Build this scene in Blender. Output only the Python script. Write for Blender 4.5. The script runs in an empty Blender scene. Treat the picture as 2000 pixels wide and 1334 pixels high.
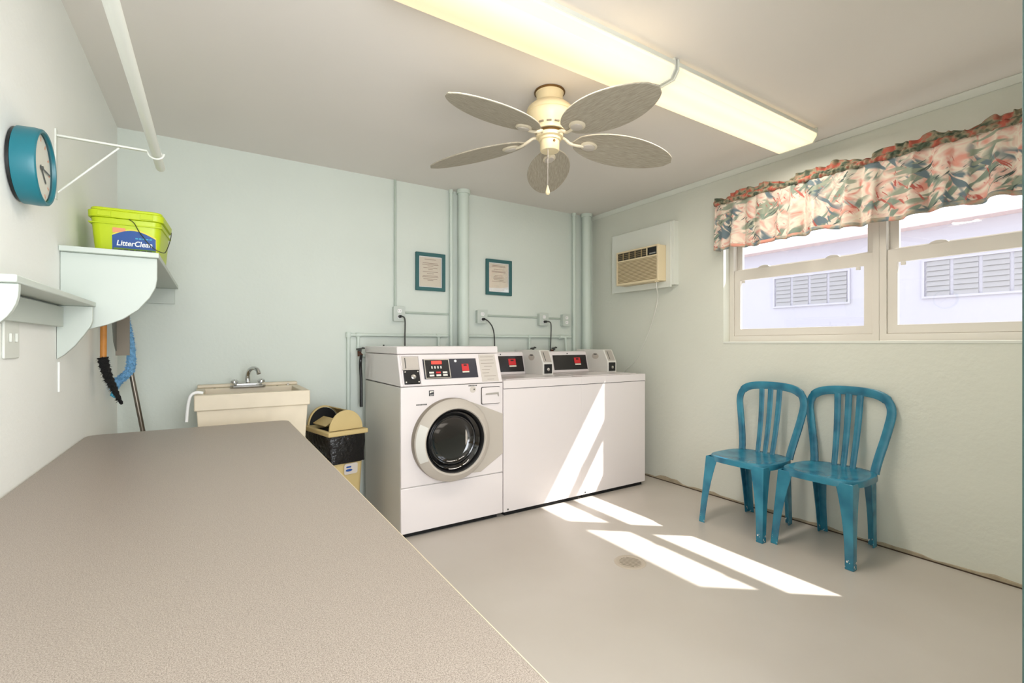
import bpy, bmesh, math, random
from mathutils import Vector, Matrix
random.seed(7)
PI = math.pi
sc = bpy.context.scene
C = sc.collection
H = 1.16            # camera height
XL, XR, YB, YF, ZC = -0.476, 3.25, 3.60, 0.17, 2.44

# ------------------------------------------------------------------ materials
def nodes(name):
    m = bpy.data.materials.new(name); m.use_nodes = True
    nt = m.node_tree; b = nt.nodes['Principled BSDF']
    return m, nt, b
def lin(c):
    return tuple(((x/255)/12.92 if x/255 <= .04045 else ((x/255+.055)/1.055)**2.4) for x in c)+(1,)
def mat(name, col, rough=.5, metal=0, bump=0, bscale=60, var=0, vscale=3, coat=0, spec=.5, trans=0, mottled=None):
    """col is an sRGB albedo 0..255"""
    m, nt, b = nodes(name); N = nt.nodes; L = nt.links
    b.inputs['Base Color'].default_value = lin(col)
    b.inputs['Roughness'].default_value = rough
    b.inputs['Metallic'].default_value = metal
    b.inputs['Specular IOR Level'].default_value = spec
    b.inputs['Coat Weight'].default_value = coat
    tc = N.new('ShaderNodeTexCoord')
    if var:
        n = N.new('ShaderNodeTexNoise'); n.inputs['Scale'].default_value = vscale; n.inputs['Detail'].default_value = 5
        L.new(tc.outputs['Object'], n.inputs['Vector'])
        r = N.new('ShaderNodeValToRGB')
        a = lin(col); k = mottled and lin(mottled) or tuple(x*(1-var) for x in a[:3])+(1,)
        r.color_ramp.elements[0].color = k; r.color_ramp.elements[0].position = .3
        r.color_ramp.elements[1].color = a; r.color_ramp.elements[1].position = .65
        L.new(n.outputs['Fac'], r.inputs['Fac']); L.new(r.outputs['Color'], b.inputs['Base Color'])
    if bump:
        n = N.new('ShaderNodeTexNoise'); n.inputs['Scale'].default_value = bscale; n.inputs['Detail'].default_value = 4
        L.new(tc.outputs['Object'], n.inputs['Vector'])
        bp = N.new('ShaderNodeBump'); bp.inputs['Strength'].default_value = bump; bp.inputs['Distance'].default_value = .01
        L.new(n.outputs['Fac'], bp.inputs['Height']); L.new(bp.outputs['Normal'], b.inputs['Normal'])
    return m
def emis(name, col, s):
    m, nt, b = nodes(name)
    b.inputs['Base Color'].default_value = lin(col)
    b.inputs['Emission Color'].default_value = lin(col); b.inputs['Emission Strength'].default_value = s
    return m

M = {}
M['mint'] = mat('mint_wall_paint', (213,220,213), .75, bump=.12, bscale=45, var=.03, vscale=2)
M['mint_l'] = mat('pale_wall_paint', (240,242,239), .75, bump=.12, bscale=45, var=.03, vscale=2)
M['cream'] = mat('cream_wall_paint', (217,219,209), .75, bump=.2, bscale=30, var=.04, vscale=2)
M['ceil'] = mat('ceiling_paint', (222,217,212), .8, bump=.05, bscale=20, var=.03, vscale=1.2)
M['floor'] = mat('painted_concrete', (192,185,177), .33, bump=.04, bscale=12, var=.07, vscale=1.6, mottled=(185,177,168))
M['woodwhite'] = mat('white_gloss_paint', (220,223,216), .4, bump=.03, bscale=30)
M['mintpipe'] = mat('mint_pipe_paint', (206,217,209), .5, bump=.05, bscale=30)
M['mintwood'] = mat('mint_white_wood_paint', (194,202,195), .5, bump=.04, bscale=25)
M['enamel'] = mat('white_enamel', (224,217,217), .28, coat=.3)
M['enamel_side'] = mat('grey_white_enamel', (214,212,206), .35)
M['vinyl'] = mat('white_vinyl', (214,209,201), .4)
M['seam'] = mat('dark_seam', (70,66,64), .7)
M['black'] = mat('black_plastic', (14,14,16), .35)
M['blackmatte'] = mat('black_void', (9,9,9), .8)
M['charcoal'] = mat('charcoal_panel', (52,52,62), .25)
M['brownpanel'] = mat('dark_panel', (34,30,30), .15)
M['silver'] = mat('brushed_metal', (190,186,180), .3, metal=.9)
M['chrome'] = mat('chrome', (205,205,205), .12, metal=1)
M['slideplate'] = mat('coin_slide_metal', (190,184,178), .35, metal=.5)
M['ringgrey'] = mat('door_ring_plastic', (186,178,168), .4)
M['ringside'] = mat('door_ring_side', (128,118,102), .4)
M['red'] = mat('red_button', (205,40,45), .4)
M['redled'] = emis('red_led', (255,50,40), 2.2)
M['btn'] = mat('pale_button', (225,222,215), .5)
M['paper'] = mat('paper', (225,214,198), .8)
M['print'] = mat('faded_print', (165,140,125), .8)
M['printd'] = mat('dark_print', (60,60,64), .8)
M['label'] = mat('beige_instruction_label', (200,192,184), .6)
M['teal'] = mat('teal_frame_paint', (45,96,98), .5, bump=.05)
M['clockteal'] = mat('teal_plastic', (20,106,120), .35)
M['clockface'] = mat('clock_face', (228,226,214), .6)
M['orange'] = mat('orange_mark', (225,150,110), .6)
M['pipegrey'] = mat('galvanised_conduit', (178,190,180), .5)
M['beige'] = mat('beige_plastic_tub', (222,210,188), .5, bump=.02, var=.05, vscale=12)
M['fanwhite'] = mat('antique_white_enamel', (224,208,170), .35)
M['fanarm'] = mat('fan_arm_enamel', (206,196,174), .4)
M['brass'] = mat('aged_brass', (120,90,50), .4, metal=.7)
M['binbeige'] = mat('tan_plastic', (200,178,126), .45, var=.05, vscale=8)
M['bag'] = mat('black_bin_bag', (12,11,14), .22, bump=.8, bscale=35)
M['acbeige'] = mat('beige_ac_plastic', (222,206,172), .5)
M['acgrille'] = mat('tan_ac_grille', (172,152,112), .6)
M['acdark'] = mat('dark_ac_vent', (64,60,48), .6)
M['counter_edge'] = mat('beige_laminate_edge', (222,208,178), .5)
M['wood'] = mat('wooden_handle', (206,138,60), .5, var=.2, vscale=20)
M['bluefluff'] = mat('blue_chenille', (138,198,245), .9, bump=1, bscale=160, var=.35, vscale=60)
M['bristle'] = mat('black_bristle', (10,9,10), .8, bump=1, bscale=200)
M['dustgrey'] = mat('grey_dustpan', (112,114,108), .5)
M['steelpole'] = mat('steel_pole', (120,112,102), .3, metal=.8)
M['lime'] = mat('lime_plastic', (186,205,20), .4)
M['bluelabel'] = mat('blue_label', (18,72,146), .45)
M['white'] = mat('white_ink', (240,240,240), .6)
M['greenink'] = mat('green_label_band', (96,128,28), .6)
M['yellowink'] = mat('yellow_label', (228,214,80), .6)
M['cyanink'] = mat('cyan_ink', (70,165,200), .6)
M['wire'] = mat('dark_wire', (62,64,40), .4, metal=.5)
M['cord'] = mat('dark_cord', (66,68,66), .5)
M['whitecord'] = mat('white_cord', (225,225,218), .5)
M['outside'] = mat('white_stucco', (195,192,205), .9, bump=.1)
M['roofmat'] = mat('pale_roof', (225,205,205), .9)
M['jalousie'] = mat('outside_window_slat', (170,167,172), .6)
M['ground'] = mat('pale_concrete_ground', (190,186,178), .9, bump=.1, bscale=8)
M['jamb'] = mat('dark_green_door_frame', (58,84,80), .5, bump=.3, bscale=30)
M['basestrip'] = mat('worn_base_strip', (186,172,148), .7, var=.3, vscale=14)
M['gap'] = mat('dark_floor_gap', (66,52,38), .9)
M['brasshose'] = mat('rusty_valve', (96,58,40), .5, metal=.5)
M['draincover'] = mat('painted_drain', (182,170,155), .45)

# wicker blade
def wicker():
    m, nt, b = nodes('woven_blade'); N = nt.nodes; L = nt.links
    tc = N.new('ShaderNodeTexCoord'); mp = N.new('ShaderNodeMapping'); mp.inputs['Scale'].default_value = (18, 160, 160)
    L.new(tc.outputs['Object'], mp.inputs['Vector'])
    n = N.new('ShaderNodeTexNoise'); n.inputs['Scale'].default_value = 1; n.inputs['Detail'].default_value = 3
    L.new(mp.outputs['Vector'], n.inputs['Vector'])
    r = N.new('ShaderNodeValToRGB'); r.color_ramp.elements[0].color = lin((150,142,126)); r.color_ramp.elements[0].position = .3
    r.color_ramp.elements[1].color = lin((178,171,156)); r.color_ramp.elements[1].position = .75
    L.new(n.outputs['Fac'], r.inputs['Fac']); L.new(r.outputs['Color'], b.inputs['Base Color'])
    bp = N.new('ShaderNodeBump'); bp.inputs['Strength'].default_value = .3; bp.inputs['Distance'].default_value = .004
    L.new(n.outputs['Fac'], bp.inputs['Height']); L.new(bp.outputs['Normal'], b.inputs['Normal'])
    b.inputs['Roughness'].default_value = .6
    return m
M['wicker'] = wicker()
# speckled laminate
def laminate():
    m, nt, b = nodes('speckled_laminate'); N = nt.nodes; L = nt.links
    tc = N.new('ShaderNodeTexCoord')
    n = N.new('ShaderNodeTexNoise'); n.inputs['Scale'].default_value = 620; n.inputs['Detail'].default_value = 2
    L.new(tc.outputs['Object'], n.inputs['Vector'])
    r = N.new('ShaderNodeValToRGB'); e = r.color_ramp.elements
    e[0].color = lin((122,111,102)); e[0].position = .34
    e[1].color = lin((176,164,153)); e[1].position = .70
    x = e.new(.5); x.color = lin((152,140,130))
    L.new(n.outputs['Fac'], r.inputs['Fac']); L.new(r.outputs['Color'], b.inputs['Base Color'])
    b.inputs['Roughness'].default_value = .38
    return m
M['laminate'] = laminate()
# teal chair with chipped feet
def chairmat():
    m, nt, b = nodes('teal_painted_resin'); N = nt.nodes; L = nt.links
    tc = N.new('ShaderNodeTexCoord'); sep = N.new('ShaderNodeSeparateXYZ'); L.new(tc.outputs['Object'], sep.inputs[0])
    n = N.new('ShaderNodeTexNoise'); n.inputs['Scale'].default_value = 42; n.inputs['Detail'].default_value = 5
    L.new(tc.outputs['Object'], n.inputs['Vector'])
    mr = N.new('ShaderNodeMapRange'); mr.inputs[1].default_value = 0; mr.inputs[2].default_value = .16
    mr.inputs[3].default_value = .22; mr.inputs[4].default_value = -.1
    L.new(sep.outputs['Z'], mr.inputs[0])
    ad = N.new('ShaderNodeMath'); ad.operation = 'ADD'; L.new(n.outputs['Fac'], ad.inputs[0]); L.new(mr.outputs[0], ad.inputs[1])
    gt = N.new('ShaderNodeMath'); gt.operation = 'GREATER_THAN'; gt.inputs[1].default_value = .79; L.new(ad.outputs[0], gt.inputs[0])
    n2 = N.new('ShaderNodeTexNoise'); n2.inputs['Scale'].default_value = 9; L.new(tc.outputs['Object'], n2.inputs['Vector'])
    r = N.new('ShaderNodeValToRGB'); r.color_ramp.elements[0].color = lin((32,100,128)); r.color_ramp.elements[0].position = .3
    r.color_ramp.elements[1].color = lin((56,138,164)); r.color_ramp.elements[1].position = .7
    L.new(n2.outputs['Fac'], r.inputs['Fac'])
    mx = N.new('ShaderNodeMix'); mx.data_type = 'RGBA'; L.new(gt.outputs[0], mx.inputs['Factor'])
    L.new(r.outputs['Color'], mx.inputs['A']); mx.inputs['B'].default_value = lin((225,230,228))
    L.new(mx.outputs['Result'], b.inputs['Base Color']); b.inputs['Roughness'].default_value = .24
    return m
M['chair'] = chairmat()
# floral fabric
def floral():
    m, nt, b = nodes('floral_fabric'); N = nt.nodes; L = nt.links
    tc = N.new('ShaderNodeTexCoord')
    def noise(scale, det, vec=None, rough=.5, dist=0):
        n = N.new('ShaderNodeTexNoise'); n.inputs['Scale'].default_value = scale; n.inputs['Detail'].default_value = det
        n.inputs['Roughness'].default_value = rough; n.inputs['Distortion'].default_value = dist
        L.new(vec or tc.outputs['UV'], n.inputs['Vector']); return n.outputs['Fac']
    def mapping(rot, sc_, loc=(0,0,0)):
        mp = N.new('ShaderNodeMapping'); mp.inputs['Rotation'].default_value = (0,0,rot); mp.inputs['Location'].default_value = loc
        L.new(tc.outputs['UV'], mp.inputs['Vector'])
        m2 = N.new('ShaderNodeMapping'); m2.inputs['Scale'].default_value = sc_; L.new(mp.outputs[0], m2.inputs['Vector']); return m2.outputs[0]
    def ramp(fac, stops, const=False):
        r = N.new('ShaderNodeValToRGB'); cr = r.color_ramp
        if const: cr.interpolation = 'CONSTANT'
        cr.elements[0].position = stops[0][0]; cr.elements[0].color = lin(stops[0][1]); cr.elements[1].position = stops[1][0]; cr.elements[1].color = lin(stops[1][1])
        for p, c in stops[2:]:
            e = cr.elements.new(p); e.color = lin(c)
        L.new(fac, r.inputs['Fac']); return r.outputs['Color']
    def mix(fac, a, c):
        mx = N.new('ShaderNodeMix'); mx.data_type = 'RGBA'; L.new(fac, mx.inputs['Factor']); L.new(a, mx.inputs['A'])
        if isinstance(c, tuple): mx.inputs['B'].default_value = lin(c)
        else: L.new(c, mx.inputs['B'])
        return mx.outputs['Result']
    def mul(a, c):
        k = N.new('ShaderNodeMath'); k.operation = 'MULTIPLY'; L.new(a, k.inputs[0]); L.new(c, k.inputs[1]); return k.outputs[0]
    W, K = (255,255,255), (0,0,0)
    col = ramp(noise(13, 2, dist=1.2), [(.32,(232,176,160)),(.42,(236,212,200)),(.52,(240,234,220)),(.62,(234,208,196)),(.72,(226,164,148))])
    # broad sage and slate leaves in sprays of several directions
    for rot, loc, c, lo in ((.65,(0,0,0),(148,164,150),.54),(-.75,(3,1,0),(124,142,150),.56),(1.5,(7,2,0),(170,178,160),.55)):
        blade = ramp(noise(1, 1, mapping(rot, (34,8,1), loc), dist=.6), [(.50,K),(.545,W)])
        mask = ramp(noise(5.5, 1, mapping(0, (1,1,1), loc)), [(lo-.03,K),(lo+.02,W)])
        col = mix(mul(blade, mask), col, c)
    # fine dark veins and darker pink petal streaks
    vein = ramp(noise(1, 2, mapping(.9, (90,16,1), (2,5,0)), dist=.8), [(.60,K),(.64,W)])
    vm = ramp(noise(8, 1, mapping(0, (1,1,1), (9,4,0))), [(.52,K),(.58,W)])
    col = mix(mul(vein, vm), col, (96,112,108))
    pet = ramp(noise(1, 2, mapping(-.5, (60,14,1), (4,8,0)), dist=.8), [(.60,K),(.65,W)])
    col = mix(mul(pet, ramp(noise(7, 1, mapping(0,(1,1,1),(5,5,0))), [(.5,K),(.56,W)])), col, (206,118,108))
    L.new(col, b.inputs['Base Color']); b.inputs['Roughness'].default_value = .85
    tr = N.new('ShaderNodeBsdfTranslucent'); L.new(col, tr.inputs['Color'])
    ms = N.new('ShaderNodeMixShader'); ms.inputs[0].default_value = .35
    out = N['Material Output']; L.new(b.outputs[0], ms.inputs[1]); L.new(tr.outputs[0], ms.inputs[2]); L.new(ms.outputs[0], out.inputs['Surface'])
    return m
M['floral'] = floral()
def floralhem(name, c1, c2, c3):
    m, nt, b = nodes(name); N = nt.nodes; L = nt.links
    tc = N.new('ShaderNodeTexCoord'); n = N.new('ShaderNodeTexNoise'); n.inputs['Scale'].default_value = 14; n.inputs['Detail'].default_value = 3
    L.new(tc.outputs['UV'], n.inputs['Vector']); r = N.new('ShaderNodeValToRGB'); cr = r.color_ramp
    cr.elements[0].color = lin(c1); cr.elements[0].position = .4; cr.elements[1].color = lin(c2); cr.elements[1].position = .6
    e = cr.elements.new(.5); e.color = lin(c3)
    L.new(n.outputs['Fac'], r.inputs['Fac']); L.new(r.outputs['Color'], b.inputs['Base Color']); b.inputs['Roughness'].default_value = .85
    return m
M['ruffle'] = floralhem('dark_floral_ruffle', (78,90,74), (176,92,76), (150,140,116))
M['hem'] = floralhem('floral_hem', (112,128,134), (206,142,126), (170,160,140))
# window glass: thin clear pane
def glass(name, gl=.06, tint=(1,1,1,1)):
    m = bpy.data.materials.new(name); m.use_nodes = True; nt = m.node_tree; N = nt.nodes; L = nt.links
    N.clear(); o = N.new('ShaderNodeOutputMaterial'); t = N.new('ShaderNodeBsdfTransparent'); t.inputs[0].default_value = tint
    g = N.new('ShaderNodeBsdfGlossy'); g.inputs['Roughness'].default_value = .02
    ms = N.new('ShaderNodeMixShader'); ms.inputs[0].default_value = gl
    L.new(t.outputs[0], ms.inputs[1]); L.new(g.outputs[0], ms.inputs[2]); L.new(ms.outputs[0], o.inputs[0])
    return m
M['glass'] = glass('clear_window_glass')
M['clockglass'] = glass('clock_glass', .05)
# lamp diffuser: translucent acrylic lit by its tubes
def diffuser():
    m = bpy.data.materials.new('acrylic_diffuser'); m.use_nodes = True; nt = m.node_tree; N = nt.nodes; L = nt.links
    N.clear(); o = N.new('ShaderNodeOutputMaterial')
    t = N.new('ShaderNodeBsdfTransparent'); e = N.new('ShaderNodeEmission'); e.inputs[0].default_value = (1,.80,.56,1); e.inputs[1].default_value = .28
    d = N.new('ShaderNodeBsdfTranslucent'); d.inputs[0].default_value = (1,.95,.86,1)
    ms = N.new('ShaderNodeMixShader'); ms.inputs[0].default_value = .88
    L.new(t.outputs[0], ms.inputs[1]); L.new(d.outputs[0], ms.inputs[2])
    ad = N.new('ShaderNodeAddShader'); L.new(ms.outputs[0], ad.inputs[0]); L.new(e.outputs[0], ad.inputs[1]); L.new(ad.outputs[0], o.inputs[0])
    return m
M['diffuser'] = diffuser()
def tubem(n, s):
    m = bpy.data.materials.new(n); m.use_nodes = True; nt = m.node_tree; nt.nodes.clear()
    o = nt.nodes.new('ShaderNodeOutputMaterial'); e = nt.nodes.new('ShaderNodeEmission'); e.inputs[0].default_value = (1,.87,.68,1); e.inputs[1].default_value = s
    nt.links.new(e.outputs[0], o.inputs[0]); return m
M['tube'] = tubem('lit_fluorescent_tube', 1.4)
M['tubedim'] = tubem('dim_fluorescent_tube', .35)
M['darkglass'] = mat('dark_door_glass', (10,10,12), .06, coat=1)
M['bowl'] = mat('inner_glass_bowl', (22,22,24), .1, coat=1)

# ------------------------------------------------------------------ mesh builder
class MB:
    def __init__(s): s.v = []; s.f = []; s.uv = None
    def add(s, vs, fs):
        o = len(s.v); s.v += [Vector(p) for p in vs]; s.f += [tuple(i+o for i in f) for f in fs]; return s
    def box(s, x0, x1, y0, y1, z0, z1):
        vs = [(x,y,z) for z in (z0,z1) for y in (y0,y1) for x in (x0,x1)]
        return s.add(vs, [(0,2,3,1),(4,5,7,6),(0,1,5,4),(2,6,7,3),(0,4,6,2),(1,3,7,5)])
    def fbox(s, F, x0, x1, y0, y1, z0, z1):
        t = MB().box(x0,x1,y0,y1,z0,z1); return s.add([F @ p for p in t.v], t.f)
    def xf(s, F): s.v = [F @ p for p in s.v]; return s
    def tube(s, pts, r, n=12, closed=False):
        pts = [Vector(p) for p in pts]; k = len(pts); rs = (list(r)+[r[-1]]*k)[:k] if isinstance(r, (list,tuple)) else [r]*k
        rings = []; prev = None
        for i, p in enumerate(pts):
            if closed: d = pts[(i+1)%k]-pts[i-1]
            else: d = pts[min(i+1,k-1)]-pts[max(i-1,0)]
            d.normalize()
            a = prev if prev is not None else (Vector((0,0,1)) if abs(d.z) < .9 else Vector((1,0,0)))
            u = (a - d*a.dot(d)).normalized(); w = d.cross(u); prev = u
            rings.append([p + (u*math.cos(2*PI*j/n)+w*math.sin(2*PI*j/n))*rs[i] for j in range(n)])
        vs = [q for R in rings for q in R]; fs = []
        for i in range(k if closed else k-1):
            for j in range(n):
                a = i*n+j; b = i*n+(j+1)%n; c = ((i+1)%k)*n+(j+1)%n; d = ((i+1)%k)*n+j
                fs.append((a,b,c,d))
        if not closed:
            fs.append(tuple(range(n-1,-1,-1))); fs.append(tuple((k-1)*n+j for j in range(n)))
        return s.add(vs, fs)
    def lathe(s, prof, F, n=48, cap=True):
        """prof: (r, h); F maps local z-axis lathe to place"""
        vs = []; fs = []; k = len(prof)
        for r, h in prof:
            for j in range(n): vs.append(F @ Vector((r*math.cos(2*PI*j/n), r*math.sin(2*PI*j/n), h)))
        for i in range(k-1):
            for j in range(n):
                fs.append((i*n+j, i*n+(j+1)%n, (i+1)*n+(j+1)%n, (i+1)*n+j))
        if cap:
            if prof[0][0] > 1e-4: fs.append(tuple(range(n-1,-1,-1)))
            if prof[-1][0] > 1e-4: fs.append(tuple((k-1)*n+j for j in range(n)))
        return s.add(vs, fs)
    def prism(s, poly, F, d0, d1):
        """poly in local xy extruded along local z from d0 to d1"""
        k = len(poly)
        vs = [F @ Vector((x,y,d0)) for x,y in poly] + [F @ Vector((x,y,d1)) for x,y in poly]
        fs = [tuple(range(k-1,-1,-1)), tuple(range(k,2*k))] + [(i,(i+1)%k,k+(i+1)%k,k+i) for i in range(k)]
        return s.add(vs, fs)
    def ring(s, F, o, i, d0, d1):
        """rect ring: o=(x0,x1,y0,y1) outer, i inner, in local xy; depth z"""
        def R(q, d): return [F @ Vector(p) for p in ((q[0],q[2],d),(q[1],q[2],d),(q[1],q[3],d),(q[0],q[3],d))]
        vs = R(o,d0)+R(i,d0)+R(o,d1)+R(i,d1); fs = []
        for a in range(4):
            b = (a+1)%4
            fs += [(a,4+a,4+b,b),(8+a,8+b,12+b,12+a),(a,b,8+b,8+a),(4+a,12+a,12+b,4+b)]
        return s.add(vs, fs)
I4 = Matrix.Identity(4)
def frame(o, x, y, z):
    x, y, z = Vector(x), Vector(y), Vector(z)
    m = Matrix((x, y, z)).transposed().to_4x4(); m.translation = Vector(o); return m
def meshof(mb, name, smooth=True, ang=35):
    me = bpy.data.meshes.new(name); me.from_pydata([tuple(p) for p in mb.v], [], mb.f)
    bm = bmesh.new(); bm.from_mesh(me); bmesh.ops.recalc_face_normals(bm, faces=bm.faces); bm.to_mesh(me); bm.free()
    if smooth:
        me.shade_smooth(); me.set_sharp_from_angle(angle=math.radians(ang))
    return me
def link(name, me, m, bev=0, seg=2):
    o = bpy.data.objects.new(name, me); C.objects.link(o)
    if m is not None and not me.materials: me.materials.append(M[m] if isinstance(m, str) else m)
    if bev:
        b = o.modifiers.new('bevel', 'BEVEL'); b.width = bev; b.segments = seg; b.limit_method = 'ANGLE'; b.angle_limit = math.radians(40)
        b.harden_normals = False
    return o
def wloc(o):
    v = Vector((0,0,0))
    while o: v = v + o.location; o = o.parent
    return v
def part(name, mb, m, parent, bev=0, label=None, absolute=True, smooth=True, seg=2, ang=35):
    if absolute:
        r = wloc(parent); mb.v = [p - r for p in mb.v]
    o = link(name, meshof(mb, name, smooth, ang), m, bev, seg); o.parent = parent
    if label: o['label'] = label
    return o
def tag(o, label, cat, group=None, kind=None):
    o['label'] = label; o['category'] = cat
    if group: o['group'] = group
    if kind: o['kind'] = kind
    return o
def solo(name, mb, m, label, cat, bev=0, group=None, kind=None, smooth=True, seg=2, ang=35):
    lo = Vector([min(p[i] for p in mb.v) for i in range(3)]); hi = Vector([max(p[i] for p in mb.v) for i in range(3)])
    c = Vector(((lo.x+hi.x)/2, (lo.y+hi.y)/2, lo.z)); mb.v = [p-c for p in mb.v]
    o = link(name, meshof(mb, name, smooth, ang), m, bev, seg); o.location = c
    return tag(o, label, cat, group, kind)
def thing(name, loc, label, cat, group=None, kind=None):
    o = bpy.data.objects.new(name, None); C.objects.link(o); o.location = loc; o.empty_display_size = .1
    return tag(o, label, cat, group, kind)
def struct(name, mb, m, label, smooth=False, bev=0):
    o = link(name, meshof(mb, name, smooth), m, bev); o['kind'] = 'structure'; o['label'] = label; o['category'] = name.split('_')[0]
    return o
def dup(root, loc, label=None):
    def cp(o, par):
        c = o.copy(); C.objects.link(c)
        if par: c.parent = par
        for ch in [q for q in allobj if q.parent == o]: cp(ch, c)
        return c
    allobj = list(C.objects); r = cp(root, None); r.location = loc
    if label: r['label'] = label
    return r
def text(body, size, F, depth=.0004, bold=False, shear=0, align='CENTER', xs=1, off=0):
    cu = bpy.data.curves.new('t', 'FONT'); cu.body = body; cu.size = size; cu.extrude = depth; cu.align_x = align; cu.shear = shear; cu.offset = off
    ob = bpy.data.objects.new('t', cu); C.objects.link(ob)
    dg = bpy.context.evaluated_depsgraph_get(); me = bpy.data.meshes.new_from_object(ob.evaluated_get(dg))
    mb = MB(); mb.add([F @ Vector((v.co.x*xs, v.co.y, v.co.z)) for v in me.vertices], [tuple(p.vertices) for p in me.polygons])
    bpy.data.objects.remove(ob); bpy.data.curves.remove(cu); bpy.data.meshes.remove(me)
    return mb
def arc(cx, cy, r, a0, a1, n=10, ry=None):
    ry = ry or r
    return [(cx+r*math.cos(math.radians(a0+(a1-a0)*i/n)), cy+ry*math.sin(math.radians(a0+(a1-a0)*i/n))) for i in range(n+1)]
def smoothpath(pts, k=6):
    P = [Vector(p) for p in pts]; out = []
    for i in range(len(P)-1):
        a, b, c, d = P[max(i-1,0)], P[i], P[i+1], P[min(i+2,len(P)-1)]
        for j in range(k):
            t = j/k
            out.append(.5*((2*b)+(c-a)*t+(2*a-5*b+4*c-d)*t*t+(3*b-a-3*c+d)*t**3))
    out.append(P[-1]); return out
def rrect(x0, x1, y0, y1, r, n=5):
    return arc(x1-r,y1-r,r,0,90,n)+arc(x0+r,y1-r,r,90,180,n)+arc(x0+r,y0+r,r,180,270,n)+arc(x1-r,y0+r,r,270,360,n)

FY = frame((0,0,0),(1,0,0),(0,0,1),(0,-1,0))     # local xy = world XZ, normal toward -Y (faces the camera from the back wall)
FXm = frame((0,0,0),(0,-1,0),(0,0,1),(-1,0,0))   # local x = -Y, y = Z, normal toward -X (faces room from right wall)
FXp = frame((0,0,0),(0,1,0),(0,0,1),(1,0,0))     # local x = +Y, y = Z, normal toward +X (faces room from left wall)
def at(F, o):
    G = F.copy(); G.translation = Vector(o); return G

# ------------------------------------------------------------------ the room
YS = -0.05
struct('floor', MB().box(XL-.15, XR+.2, .0, YB+.15, -.1, 0), 'floor', 'smooth beige painted concrete floor with sun patches')
struct('ceiling', MB().box(XL-.15, XR+.2, .0, YB+.15, ZC, ZC+.12), 'ceil', 'plain beige white painted ceiling')
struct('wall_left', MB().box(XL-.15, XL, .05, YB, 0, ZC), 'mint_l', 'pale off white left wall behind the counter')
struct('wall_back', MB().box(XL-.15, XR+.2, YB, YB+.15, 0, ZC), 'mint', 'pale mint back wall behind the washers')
WY0, WY1, WZ0, WZ1 = .20, 2.147, 1.175, 2.18
wr = MB().box(XR, XR+.172, 0, WY0, 0, ZC).box(XR, XR+.172, WY1, YB, 0, ZC).box(XR, XR+.172, WY0, WY1, 0, WZ0).box(XR, XR+.172, WY0, WY1, WZ1, ZC)
struct('wall_right', wr, 'cream', 'cream right wall with the window opening')
struct('wall_front', MB().box(1.003, XR, .05, YF, 0, ZC).box(XL, 1.003, .05, YF, 2.08, ZC), 'mint', 'front wall beside the doorway')
struct('trim_1', MB().box(.972, 1.0025, .02, .178, 0, 2.08), 'jamb', 'dark green door frame edge at far right', bev=.003)
tm = MB()
tm.prism([(XR,ZC),(XR-.035,ZC),(XR-.035,ZC-.008),(XR-.008,ZC-.035),(XR,ZC-.035)], FY, -YB, -YF)
struct('trim_2', tm, 'woodwhite', 'narrow white bead where ceiling meets right wall', bev=.003)
bb = MB(); n = 60
pts = []
for i in range(n+1):
    y = YF+.003+(YB-YF-.006)*i/n; h = .016+.006*math.sin(i*.9)+.004*math.sin(i*2.3)+(.014 if 2.55 < y < 2.75 else 0)
    pts.append((y, h))
poly = [(pts[0][0], .001)]+pts+[(pts[-1][0], .001)]
bb.prism(poly, FXp, XR-.012, XR+.0)
struct('baseboard_right', bb, 'basestrip', 'worn beige strip along the foot of the right wall')
struct('trim_3', MB().box(XR-.02, XR-.0005, YF+.003, YB-.003, -.02, .0045), 'gap', 'dark gap between floor and right wall')

struct('ceiling_porch', MB().box(-2.5, 3.05, -2.6, -.005, 2.5, 2.56), 'woodwhite', 'unseen slab added outside the doorway to block the sun')  # unseen slab, added to keep direct sun out of the doorway
# windows --------------------------------------------------------------
def window(name, y0, y1, p0, p1, label):
    o = bpy.data.objects.new(name, None); C.objects.link(o); o.location = (3.36, (y0+y1)/2, WZ0); o['kind'] = 'structure'; o['label'] = label; o['category'] = 'window'
    F = frame((0,0,0),(0,1,0),(0,0,1),(1,0,0))
    part('window_frame', MB().ring(F, (y0,y1,WZ0,WZ1), (y0+.035,y1-.035,WZ0+.045,WZ1-.035), 3.325, 3.42), 'vinyl', o, .003)
    lo = part('lower_sash', MB().ring(F, (y0+.035,y1-.035,WZ0+.045,1.712), (p0,p1,1.272,1.635), 3.335, 3.362), 'vinyl', o, .003)
    part('glass_pane', MB().box(3.345,3.349,p0+.001,p1-.001,1.273,1.634), 'glass', lo)
    up = part('upper_sash', MB().ring(F, (y0+.035,y1-.035,1.665,WZ1-.035), (p0-.005,p1+.005,1.722,WZ1-.08), 3.372, 3.398), 'vinyl', o, .003)
    part('glass_pane', MB().box(3.383,3.387,p0-.004,p1+.004,1.723,WZ1-.081), 'glass', up)
    for t in (.22, .78):
        y = p0+(p1-p0)*t
        part('sash_latch', MB().prism([(y-.045,1.712),(y-.03,1.724),(y-.012,1.729),(y+.012,1.729),(y+.03,1.724),(y+.045,1.712)], F, 3.34, 3.362), 'vinyl', lo, .002)
    for t in (.035, .965):
        y = p0+(p1-p0)*t
        part('tilt_clip', MB().box(3.327,3.3345,y-.012,y+.012,1.612,1.632), 'vinyl', lo, .002)
    return o
window('window_1', 1.19, WY1, 1.272, 2.066, 'far white double hung window beside the air conditioner')
window('window_2', WY0, 1.19, .285, 1.105, 'near white double hung window at the right edge')
struct('trim_4', MB().box(XR-.004, 3.3245, WY0+.001, WY1-.001, WZ0-.012, WZ0+.004), 'woodwhite', 'white painted window sill', bev=.002)

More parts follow.
